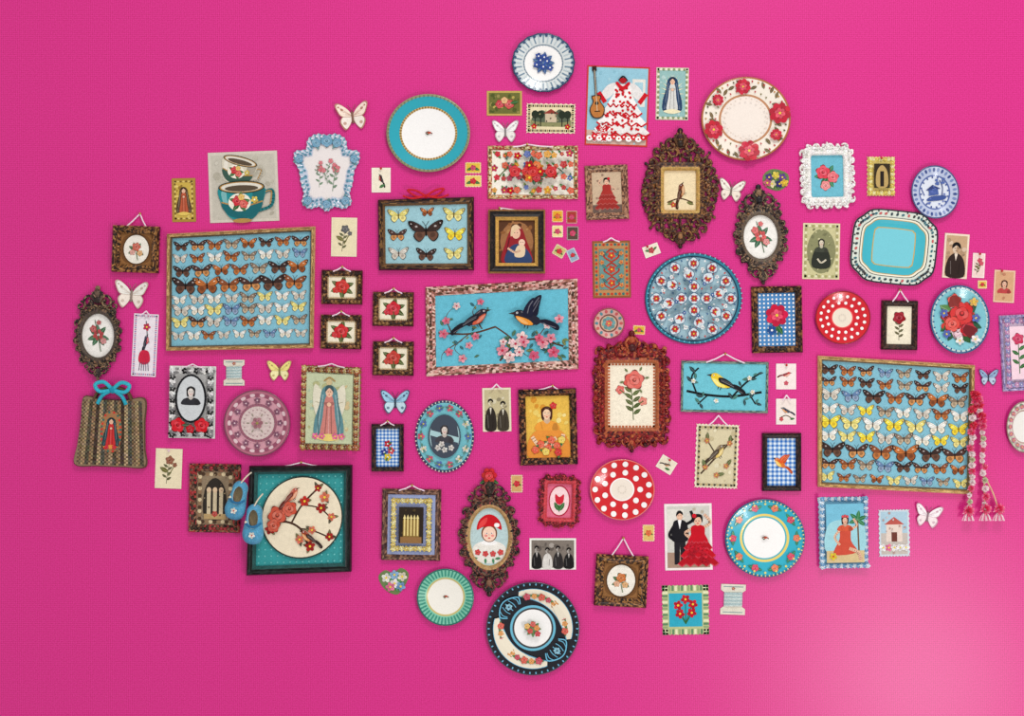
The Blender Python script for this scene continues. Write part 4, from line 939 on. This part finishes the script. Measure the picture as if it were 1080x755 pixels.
def polka(m,w,h):
    m.rect(-w/2,-h/2,w/2,h/2,(150,198,214));m.rect(-w/2,-h/2,w/2,-h*.32,(206,176,160));m.rect(w*.24,h*.0,w*.46,h*.36,(230,226,216));m.rect(w*.28,h*.04,w*.42,h*.32,(170,206,216))
    speck(m,w,h,20,[(164,206,218),(140,190,206)],(1,3))
    dancer(m,5,4,h*.94,(248,244,240),(206,20,34),figure=False,hem=(206,20,34))
    m.push(-22,4,1,6);m.line([(0,6),(0,34)],2.2,(70,40,30),False);m.rect(-2.4,32,2.4,37,(50,30,26));m.sm([(-5,6),(-4,0),(-8,-8),(-5,-17),(5,-17),(8,-8),(4,0),(5,6)],(60,36,30));m.sm([(-4,5),(-3,0),(-7,-8),(-4,-16),(4,-16),(7,-8),(3,0),(4,5)],(190,120,60));m.ell(0,-2,2,2,DK);m.rect(-3,-11,3,-10,DK);m.line([(0,-10),(0,33)],.5,(230,220,190),False);m.pop()
    dancer(m,-15,-27,h*.3,(214,26,40),WH,figure=False,hem=WH)
    for i in range(12): m.ell(-w*.45+i*w*.082,-h*.43+(2 if i%2 else 0),3.4,3,(214,24,38) if i%2 else WH,0,10);m.ell(-w*.45+i*w*.082,-h*.43+(2 if i%2 else 0),1,1,WH if i%2 else (214,24,38),0,8)
card(651,112,66,84,2,(206,60,50),1.6,(206,190,170),polka,'postcard of a white and red polka dot dress beside a guitar',name='postcard')
def vir(a,b,c=(230,200,90),bgc=None,sc_=.85):
    return lambda m,w,h:((m.rect(-w/2,-h/2,w/2,h/2,bgc) if bgc else None),speck(m,w,h,18,[lt(bgc or (200,200,190),.3)],(1,2.5)),robed(m,0,0,h*sc_,a,b,c))
card(709,99,34,55,1,(228,226,200),2.5,(150,190,190),lambda m,w,h:(vir((216,216,210),(40,66,100),(240,230,190),(150,190,186))(m,w,h),border(m,w+4,h+4,3,[(140,150,100),(236,232,206)],20)),'pale holy card with a figure in blue mantle',name='holy_card')
G='orange and yellow flower stamps'
for x,y,w,h,r,c in((499,177,17,12,0,(226,190,70)),(499,191,18,13,0,(236,206,110)),(588,228,12,13,0,(230,170,50)),(603,229,12,14,0,(170,60,50)),(588,244,12,13,0,(240,220,150)),(604,246,13,15,0,(90,70,60)),(590,265,13,12,30,(206,190,120)),(604,269,10,14,-25,(150,170,190)),(674,348,13,10,3,(226,180,60)),(545,510,13,19,0,(214,170,110)),(684,562,13,18,0,(226,190,110)),(1036,300,10,9,0,(226,190,90))):
    k=R.choice([RED,(226,90,40),(206,50,90)])
    card(x,y,w,h,r,lt(c,.5),1.2,c,lambda m,w,h:(leaf(m,0,0,w*.5,200),leaf(m,0,0,w*.5,-20),rose(m,0,0,min(w,h)*.34,k)),'tiny perforated postage stamp with a flower','stamp',deckle=6,name='postage_stamp',group=G,th=.5)
card(687,264,17,12,-20,(244,236,220),1,(240,228,206),lambda m,w,h:(rose(m,0,0,3.6,(190,50,60)),leaf(m,2,0,5,20),leaf(m,-2,0,5,160)),'tiny tilted tag with a dark rose','tag',name='paper_tag',pin=(-3,5))
card(703,490,18,15,32,(240,232,214),1,(236,224,200),lambda m,w,h:(bird(m,0,0,3.6,1,0,(90,80,70),(206,140,90),(60,50,50)),leaf(m,0,-4,6,10)),'tiny tilted tag with a bird','tag',name='paper_tag',pin=(0,6))
def archt(m,w,h):
    border(m,w,h,4.5,[(230,204,90),(244,232,160)],10,'flower');m.rect(-w*.3,-h*.32,w*.3,h*.32,(56,46,30));m.sm([(-w*.2,-h*.28),(-w*.2,h*.1),(0,h*.28),(w*.2,h*.1),(w*.2,-h*.28)],(190,160,100));m.rect(-2,-h*.28,2,h*.12,(40,32,28))
card(929,186,30,42,0,(240,226,150),1,(230,206,120),archt,'yellow lace-edged card with a dark shrine',deckle=9,pin=(0,19))
def oldman(m,w,h):
    m.ell(0,0,w*.42,h*.42,(140,140,100),0,24);speck(m,w,h,26,[(200,196,150),(120,120,86)],(.8,1.8))
    m.sm([(-w*.25,-h*.3),(-w*.22,-h*.02),(0,h*.1),(w*.22,-h*.02),(w*.25,-h*.3)],(46,50,42));bust(m,0,h*.15,3,(50,46,40),(226,216,190),(66,70,58));m.line([(-4,-8),(0,-12),(5,-9)],1.8,(226,216,190));border(m,w,h,3,[(170,166,110),(230,226,186)],16)
card(866,265,39,59,1,(230,220,176),1.5,(206,200,150),oldman,'faded olive portrait card of a seated person',name='portrait_card')
def bw(m,w,h):
    m.rect(-w/2,-h/2,w/2,h/2,(196,196,192));border(m,w,h,7,[(40,40,40),(150,150,150),(244,244,240)],18,'flower');m.ell(0,4,w*.36,h*.35,(26,26,30),0,28);m.ell(0,4,w*.31,h*.32,(210,214,214),0,28)
    bust(m,0,h*.14,4.2,(20,18,20),(236,228,218),(50,50,54),1);rose(m,-13,-24,8.5,(214,14,30));rose(m,12,-24,8.5,(214,14,30));leaf(m,0,-24,9,180,(60,80,60));rose(m,0,-28,5,(190,14,30))
card(203,424,49,76,1,(232,230,224),1.5,(200,200,194),bw,'black and white portrait card with red roses below',name='portrait_card',string=2)
def angel(m,w,h):
    m.rect(-w/2,-h/2,w/2,h/2,(206,214,180));border(m,w,h,6,[(180,106,66),(214,190,120),(130,74,48)],32,'flower');m.rect(-w*.4,-h*.42,w*.4,h*.42,(196,204,166));speck(m,w*.76,h*.82,44,[(214,206,160),(176,196,170),(180,180,130),(206,186,140)],(1.5,4))
    m.sm([(-3,8),(-15,26),(-17,4),(-9,-14)],(226,220,196));m.sm([(3,8),(15,26),(17,4),(9,-14)],(226,220,196))
    for s_ in(-1,1):
        for q in(.3,.6,.9): m.line([(s_*4,4),(s_*14*q+s_*2,20-14*q)],.6,(170,160,130),False)
    robed(m,0,-2,h*.74,(206,130,120),(96,140,146),(236,210,120),False);m.line([(-6,29),(0,33),(6,29)],1.2,GOLD);[flower(m,x,-29,3.6,PINK) for x in(-14,-7,7,14)]
card(349,430,65,91,0,(150,90,56),2,(206,214,180),angel,'large gilt lace-bordered holy card with a winged robed figure',deckle=16,name='holy_card',string=2,quad=[(318,384),(382,387),(380,476),(316,475)])
papbf(139,311,17,5,(244,240,230),(248,236,222),(200,180,164),'cream paper butterfly pinned flat on the wall')
papbf(372,123,17,-6,(250,230,212),(248,236,224),(184,134,114),'cream and peach paper butterfly on the wall')
papbf(533,139,13.5,0,(250,248,244),(244,238,232),(190,180,180),'small white paper butterfly on the wall')
papbf(771,201,13.5,8,(248,242,228),(244,232,214),(176,156,146),'small ivory paper butterfly on the wall')
papbf(295,391,12.5,0,(244,230,140),(248,240,180),(186,166,106),'small pale yellow paper butterfly')
papbf(417,424,15,0,(160,206,230),(200,226,236),(76,96,120),'pale blue paper butterfly')
papbf(1042,398,10,0,(150,180,210),(190,206,226),(90,90,120),'tiny blue paper butterfly')
papbf(978,544,14,10,(250,244,244),(248,232,232),(206,170,182),'white paper butterfly beside lace cards')
card(524,432,30,46,-1,(236,226,196),2,(200,190,150),lambda m,w,h:photo_people(m,w,h,(200,188,146),((46,40,34),(66,58,46)),2),'sepia snapshot of two standing people',name='photograph',string=4)
card(583,584,49,33,0,(242,240,230),2,(150,140,130),lambda m,w,h:photo_people(m,w,h,(130,120,110),((28,26,26),(220,216,208),(46,42,42)),4),'black and white family group snapshot',name='photograph')
def bphoto(m,w,h):
    m.rect(-w/2,-h/2,w/2,h/2,(218,206,168));speck(m,w,h,24,[(230,220,186),(200,186,146)],(1,3));m.line([(-w*.4,-h*.3),(0,0),(w*.4,h*.3)],1.6,(70,50,34));m.line([(0,0),(-w*.3,h*.3)],1.2,(70,50,34));bird(m,0,3,10,1,30,(130,110,80),(226,196,110),(76,62,48))
    for p in((-12,-12),(13,14),(-11,16),(10,-10),(0,-20)): leaf(m,p[0],p[1],9,R.uniform(0,360),(100,106,60));flower(m,p[0],p[1],3,(206,130,90))
    border(m,w,h,2.5,[(60,52,36),(190,170,120)],22)
card(756,481,46,68,2,(240,230,200),2.5,(214,200,160),bphoto,'cream lace-edged picture of a bird on a twig',deckle=13,name='bird_picture',string=9,pin=(0,33,(230,210,210)))
card(829,397,21,27,0,(250,240,234),1,(248,232,226),lambda m,w,h:(bird(m,0,2,4.6,1,0,(200,60,60),(236,160,140),(140,40,50)),rose(m,0,-7,2.6,(206,60,80))),'tiny white tag with a red bird','tag',name='paper_tag',pin=(0,12))
card(829,434,21,27,0,(250,240,234),1,(244,230,220),lambda m,w,h:(m.line([(-7,-7),(0,-4),(7,-8)],1,(90,70,50)),bird(m,0,1,5,-1,-10,(80,90,100),(226,150,90),(50,50,70)),rose(m,-5,-8,2.4,(206,60,70)),leaf(m,4,-8,5,10)),'tiny white tag with a small grey bird','tag',name='paper_tag',string=4)
def redd(m,w,h):
    m.rect(-w/2,-h/2,w/2,h/2,(210,208,198));m.rect(-w/2,-h/2,w/2,-h*.25,(170,140,120));m.rect(-w*.5,h*.1,-w*.1,h*.45,(230,226,214));speck(m,w,h,20,[(190,180,160),(220,214,200)],(1,3))
    m.push(-9,0,1)
    m.pg([(-6,-29),(-6,-2),(6,-2),(5,-29),(1,-29),(0,-8),(-1,-29)],(30,28,34));m.sm([(-8,-4),(-7,14),(-3,18),(3,18),(8,13),(8,-4)],(24,22,28));m.pg([(-2,18),(2,18),(0,8)],WH);m.line([(6,13),(14,18),(12,27)],3,(24,22,28));m.line([(-6,12),(-11,2),(-6,-3)],3,(24,22,28))
    m.ell(0,22,3.2,4.2,SKIN);m.sm([(-3.4,22),(-3,26),(0,28),(3,26),(3.4,23),(0,25)],DK);m.ell(-1,22.5,.5,.4,DK,0,6);m.ell(1.3,22.5,.5,.4,DK,0,6);m.pop()
    dancer(m,10,-3,h*.92,(200,14,34),None,fx=-1)
    for i in range(9): flower(m,R.uniform(w*.0,w*.42),R.uniform(-h*.43,-h*.15),4,R.choice([(214,30,50),(236,90,100),(190,20,40)]),(150,10,30))
card(726,566,50,70,-1,(244,232,228),2.5,(200,196,180),redd,'postcard of a dark-suited man dancing with a woman in red',name='postcard')
def tq(m,w,h):
    border(m,w+4,h+4,7,[(100,140,100),(232,232,190),(150,170,120)],16);m.rect(-w*.38,-h*.36,w*.38,h*.36,(50,170,194))
    for x,y in((-.15,.1),(.15,.12),(0,.22),(-.12,-.1),(.13,-.08)): m.line([(x*w,y*h),(0,-h*.3)],1,GRN,False)
    for x,y in((-.17,.1),(.17,.12),(0,.23),(-.13,-.08),(.14,-.06)): flower(m,x*w,y*h,5,(206,24,44),YEL)
card(723,643,50,53,-1,(206,206,150),2,(190,196,140),tq,'turquoise picture of red flowers with green fringed border',name='embroidered_panel',catg='textile panel',deckle=12)
def sit(m,w,h):
    border(m,w+5,h+5,5,[(216,232,242),(110,164,206)],22,'flower');m.rect(-w*.42,-h*.44,w*.42,h*.44,(120,190,214));m.sm([(-w*.4,h*.1),(-w*.1,h*.2),(w*.2,h*.12),(w*.4,h*.2),(w*.4,-h*.3),(-w*.4,-h*.3)],(160,212,220));m.rect(-w*.42,-h*.44,w*.42,-h*.26,(214,190,140));m.line([(w*.3,-h*.26),(w*.28,h*.2)],1.6,(110,80,50),False)
    for a in(20,80,140,200,320): leaf(m,w*.28,h*.2,10,a,(50,120,70))
    m.push(0,-2,1);m.sm([(-5,8),(5,8),(6,-6),(12,-18),(-12,-20),(-6,-4)],(206,80,60));m.line([(4,-14),(13,-18),(16,-26)],3.4,SKIN);m.line([(-5,6),(-11,-2),(-6,-10)],2.4,SKIN);m.line([(5,6),(12,10),(9,17)],2.4,SKIN)
    bust(m,0,15,3.4,(50,24,20),SKIN,(214,90,60),1,(226,60,70));m.pop();flower(m,-13,-24,4,YEL,RED)
card(889,561,52,75,-1,(180,212,230),2.5,(120,180,206),sit,'blue lace-edged postcard of a seated woman in coral dress',name='postcard',deckle=14)
card(943,562,33,50,-1,(206,220,226),2.5,(200,190,180),lambda m,w,h:(m.rect(-w/2,0,w/2,h/2,(176,206,220)),m.rect(-w*.3,-h*.2,w*.3,h*.2,(232,214,200)),m.pg([(-w*.38,h*.2),(w*.38,h*.2),(0,h*.38)],(190,90,80)),m.rect(-3,-h*.2,3,h*.02,(110,60,50)),[flower(m,-12+6*i,-h*.34,4,R.choice([PINK,RED,WH]),YEL) for i in range(5)],speck(m,w,h,16,[(210,200,196),(190,150,140)],(.6,1.4))),'pale lace-edged card of a cottage with flowers',name='postcard',deckle=10)
card(1008,270,26,47,4,(240,222,198),2,(190,150,120),lambda m,w,h:photo_people(m,w,h,(200,164,128),((50,36,32),),1),'sepia card with a standing portrait',name='portrait_card')
card(1032,280,13,26,3,(248,230,222),1.2,(240,212,202),botan((206,60,80)),'narrow pink floral tag','tag',name='paper_tag',pin=(0,12))
card(1059,302,22,34,3,(234,196,166),1.5,(214,166,126),lambda m,w,h:(speck(m,w,h,8,[(190,130,100)],(1,2)),bust(m,0,2,3,(80,44,34),SKIN,(190,70,70))),'small peach portrait card',name='portrait_card',pin=(-4,16))
def lav(m,w,h):
    border(m,w,h,6,[(206,150,190),(150,150,200)],18,'flower');m.rect(-w*.32,-h*.38,w*.32,h*.38,(244,212,222));sprig(m,0,-h*.3,h*.5,(206,50,90),0,GRN,5,.18)
framed(1072,372,34,80,-3,3.5,[(170,160,200),(130,120,170),(200,190,220)],(226,206,226),lav,'lavender framed picture with pink rose stem',H=4)
for x,y,w,h,r in((247,393,22,27,0),(773,632,26,32,2)):
    T=Thing('thread_card','pale thread-winding card with notched sides wrapped in thread','sewing notion',x,y,r,group='thread winding cards')
    m=M();a,b=w/2,h/2
    m.slabpoly([(-a,-b),(a,-b),(a,-b*.62),(a*.7,-b*.45),(a*.7,b*.45),(a,b*.62),(a,b),(-a,b),(-a,b*.62),(-a*.7,b*.45),(-a*.7,-b*.45),(-a,-b*.62)],0,.9,(226,220,202),(150,150,130))
    m.line([(-a*.8,-b*.84),(a*.8,-b*.84)],1,(140,160,160),False);m.line([(-a*.8,b*.84),(a*.8,b*.84)],1,(140,160,160),False);flower(m,0,b*.72,2,(190,110,120));T.part('card',m,PAPER)
    m=M()
    for i in range(12):
        yy=-b*.42+b*.84*i/11;m.tube([(-a*.72,yy,.9),(-a*.6,yy,1.9),(a*.6,yy+.4,1.9),(a*.72,yy+.4,.9)],b*.05,(180,200,200) if i%3 else (214,224,218),5)
    T.part('thread',m,CLOTH);T.done()
def scrap(x,y,pts,items,label,rot=0):
    T=Thing('flower_scrap',label,'paper scrap',x,y,rot);m=M();m.slabpoly(cat(pts,5),0,.7,(110,130,80),(200,200,180));items(m);T.part('scrap',m,PAPER);T.done()
def it1(m):
    for i in range(10): leaf(m,0,0,11,i*36,(70,100,50))
    for x,y,c in((-7,3,(80,60,140)),(0,5,(230,210,90)),(7,3,(110,70,150)),(-4,-4,(240,226,180)),(4,-4,(60,50,120)),(9,-3,(230,190,70)),(-9,-3,(200,90,120))): flower(m,x,y,4.2,c,YEL)
scrap(818,190,[(-13,5),(-6,11),(3,11),(13,6),(13,-4),(4,-11),(-7,-9),(-13,-4)],it1,'die-cut scrap of violets and yellow flowers')
def it2(m):
    for i in range(9): leaf(m,0,0,12,i*40,(80,140,80))
    for x,y,c in((-8,5,(240,236,226)),(1,7,(150,190,226)),(9,4,(236,226,200)),(0,-2,(246,240,236)),(-5,-5,(230,120,150)),(6,-6,(120,160,200))): flower(m,x,y,5,c,YEL)
scrap(416,613,[(-16,7),(-8,13),(0,9),(9,13),(16,6),(11,-5),(1,-14),(-11,-7)],it2,'heart-shaped die-cut scrap of white and blue blossoms',-8)

# ================= BAG ===================
T=Thing('market_bag','woven grey-brown tote bag with robed figure panel and turquoise bow','bag',119,455,2)
m=M()
def bagloop(k,z):
    o=[(-31,36),(-12,34),(12,34),(34,36),(35,10),(36,-16),(37,-36),(12,-37),(-14,-37),(-38,-36),(-36,-14),(-33,12)]
    return [(x*k,y*k,z) for x,y in cat(o,8)]
m.loft([bagloop(.97,0),bagloop(1,3),bagloop(.97,6)],[(100,80,62)]*2,cap=(140,118,92))
m.z=6.05
cs=[(140,116,88),(176,150,112),(96,88,72),(160,130,96),(80,66,54),(190,164,124),(96,96,82)]
for i in range(34):
    x0=-31+62*i/34;x1=-31+62*(i+1)/34
    for j in range(34):
        ya=33-68*j/34;yb=33-68*(j+1)/34
        f=lambda yy:1+.0022*(33-yy)
        m.pg([(x0*f(ya),ya),(x1*f(ya),ya),(x1*f(yb),yb),(x0*f(yb),yb)],jit(cs[(i//2)%7],14) if (i+j)%2 else jit(dk(cs[(i//2)%7],.4),14),False)
m.z+=.03
T.part('bag_body',m,CLOTH)
p=M();p.slabpoly([pol(11,22,2.4,2*pi*i/30) for i in range(30)],6.1,6.7,(166,120,82))
for i in range(26):
    a=2*pi*i/26;x,y=pol(9.8,20.6,2.4,a);p.ell(x,y,1.3,1.3,(60,110,100) if i%2 else (206,60,50),0,8)
robed(p,0,0,36,(206,50,50),(40,70,76),(226,150,70));rose(p,-4,-16,2.6,RED);rose(p,4,-16,2.6,RED)
T.part('figure_panel',p,PAPER)
for zz in(1.5,5.5):
    m=M();m.tube(cat([(-20,33,zz),(-14,43,zz),(0,47,zz),(14,43,zz),(20,33,zz)],6,False),1.6,(100,76,54));T.part('handle',m,CLOTH)
m=M()
for f in(-1,1):
    m.tube(cat([(0,44,7),(f*9,52,8),(f*18,49,8.4),(f*13,42,8),(0,44,7)],5,False),2.1,(60,184,202))
    m.tube(cat([(0,44,7),(f*10,38,8),(f*15,29,8)],4,False),2,(50,170,190))
m.blob(0,44,6.6,4,(40,150,174))
T.part('bow',m,CLOTH);T.done()
# ================ BABY SHOES ================
def shoe(cx,cy,rot,s_):
    T=Thing('baby_shoe','tiny sky-blue baby shoe with ankle strap hanging by a frame','shoe',cx,cy,rot,zb=10,group='pair of hanging baby shoes')
    o=[(0,-20),(7,-18),(10.5,-11),(9.5,-2),(8,8),(7.5,15),(4,19.5),(0,20.5),(-4,19.5),(-7.5,15),(-8,8),(-9.5,-2),(-10.5,-11),(-7,-18)]
    O=cat(o,4)
    start=[(x*s_,y*s_) for x,y in O]
    def lp(t,z):
        out=[]
        for x,y in start:
            a=math.atan2(x,-(y-6*s_));ox,oy=math.sin(a)*5.2*s_,6*s_-math.cos(a)*9.5*s_
            out.append((x*(1-t)+ox*t,y*(1-t)+oy*t,z))
        return out
    m=M();m.loft([lp(0,0),lp(0,1.2)],[(226,214,186)]);T.part('sole',m,CLOTH)
    m=M();m.loft([lp(-.02,1.2),lp(-.08,4),lp(.15,8),lp(.55,10),lp(.95,11),lp(1,10.6),lp(1.03,6)],[lambda j:jit((90,162,196),8)]*4+[(170,210,224)]*2,True)
    m.z=10.6
    flower(m,0,-11*s_,3.4*s_,(240,236,220),(206,60,60));T.part('upper',m,CLOTH)
    m=M();m.slabpoly([(x*.98,y) for x,y,z in lp(1,0)],1.3,1.8,(190,160,120));T.part('insole',m,CLOTH)
    m=M();m.tube(cat([(-8*s_,2*s_,8),(-4*s_,-1*s_,12),(0,-2*s_,12.6),(4*s_,-1*s_,12),(8*s_,2*s_,8)],4,False),1.3*s_,(50,116,160));m.blob(-7*s_,2*s_,9,1.8*s_,(240,230,200));T.part('strap',m,CLOTH)
    m=M();m.tube(cat([(0,19*s_,8),(3*s_,26*s_,5),(7*s_,32*s_,1)],4,False),.8,(226,214,190));T.part('hanging_cord',m,CLOTH)
    T.done()
shoe(253,526,14,.98);shoe(270,551,4,1.0)
# ================ GARLAND ================
def pom(r,c1,c2,seed):
    rr=random.Random(seed);m=M()
    for i in range(110):
        th=rr.uniform(0,2*pi);ph=math.acos(rr.uniform(-.3,1));q=r*rr.uniform(.6,1.1)
        n=(math.sin(ph)*math.cos(th),math.sin(ph)*math.sin(th),math.cos(ph))
        t1=(-math.sin(th),math.cos(th),0);t2=(n[1]*t1[2]-n[2]*t1[1],n[2]*t1[0]-n[0]*t1[2],n[0]*t1[1]-n[1]*t1[0])
        c=mix(c1,c2,rr.random());b=[k*r*.2 for k in n];e=[k*q for k in n];w=r*.13
        pts=[tuple(b),tuple(b[k]+(e[k]-b[k])*.7+t1[k]*w for k in range(3)),tuple(e),tuple(b[k]+(e[k]-b[k])*.7-t1[k]*w+t2[k]*w*.8 for k in range(3))]
        m.raw([(x,y,z+r*.3) for x,y,z in pts],[[0,1,2,3]],[c])
    return m
PM=[mesh_from(pom(6,(236,40,100),(255,180,204),1),'blossom'),mesh_from(pom(6,(214,20,50),(246,100,130),2),'blossom'),mesh_from(pom(5.2,(250,216,224),(255,252,248),3),'blossom'),mesh_from(pom(4.6,(190,200,150),(250,244,226),4),'blossom')]
T=Thing('hanging_garland','fluffy pink and cream paper flower garland over a case edge','garland',1030,478,0,zb=7)
for k,(pts) in enumerate([[(-6,68,0),(-7,30,0),(-9,0,0),(-9,-30,0),(-11,-60,0)],[(-4,64,0),(1,40,0),(3,10,0),(5,-20,0),(6,-58,0)]]):
    P=cat(pts,5,False);m=M();m.tube([(x,y,z+1) for x,y,z in P],.8,(226,190,150));T.part('cord',m,CLOTH)
    for i,p in enumerate(P[1:]):
        q=PM[(2,0,2,3,2,0,2)[(i+2*k)%7]]
        if i<6: q=PM[(1,0,1,2)[i%4]]
        T.part('blossom',q,CLOTH,loc=(p[0]+R.uniform(-1.5,1.5),p[1],1.2),sc=R.uniform(.55,.8) if i>=6 else R.uniform(.75,1.0),rot=R.uniform(0,360))
for x,y in((-12,-62),(6,-60),(20,-60)):
    T.part('blossom',PM[0],CLOTH,loc=(x,y+2,1),sc=1.1)
m=M();m.tube(cat([(6,-24,1),(15,-42,1),(20,-58,1)],4,False),.8,(226,190,150));T.part('cord',m,CLOTH)
for x in(-12,6,20):
    m=M()
    for i in range(17): m.tube([(x,-60,2),(x+(i-8)*.5,-65,2.4+(i%3)),(x+(i-8)*.75,-70+(i%2),2+(i%3))],.45,(246,130,170) if i%2 else (255,236,240),4)
    T.part('tassel',m,CLOTH)
T.done()

# ================ LIGHT / CAMERA ============
from mathutils import Vector
W=bpy.data.worlds.new('World');bpy.context.scene.world=W;W.use_nodes=True
W.node_tree.nodes['Background'].inputs[0].default_value=(1,.97,.98,1);W.node_tree.nodes['Background'].inputs[1].default_value=.62
def area(name,loc,tgt,sx_,sy_,e,col=(1,1,1)):
    l=bpy.data.lights.new(name,'AREA');l.energy=e;l.shape='RECTANGLE';l.size=sx_;l.size_y=sy_;l.color=col
    o=bpy.data.objects.new(name,l);COL.objects.link(o);o.location=loc
    o.rotation_euler=(Vector(tgt)-Vector(loc)).to_track_quat('-Z','Y').to_euler();return o
area('low_glare_light',(2.25,-3.5,.42),(1.15,0,1.3),.5,.9,44,(1,.98,.97))  # unseen area light, added to put a glare on the lower right wall
area('room_light',(1.0,-3.6,6.2),(.5,0,2.4),1.4,1.4,100,(1,.99,.98))
cam=bpy.data.cameras.new('camera');co=bpy.data.objects.new('camera',cam);COL.objects.link(co)
cam.sensor_width=36;cam.lens=50;co.location=(0,-3.24*50/36,Z0);co.rotation_euler=(pi/2,0,0)
bpy.context.scene.camera=co
sc=bpy.context.scene;sc.view_settings.view_transform='Standard';sc.view_settings.look='None'
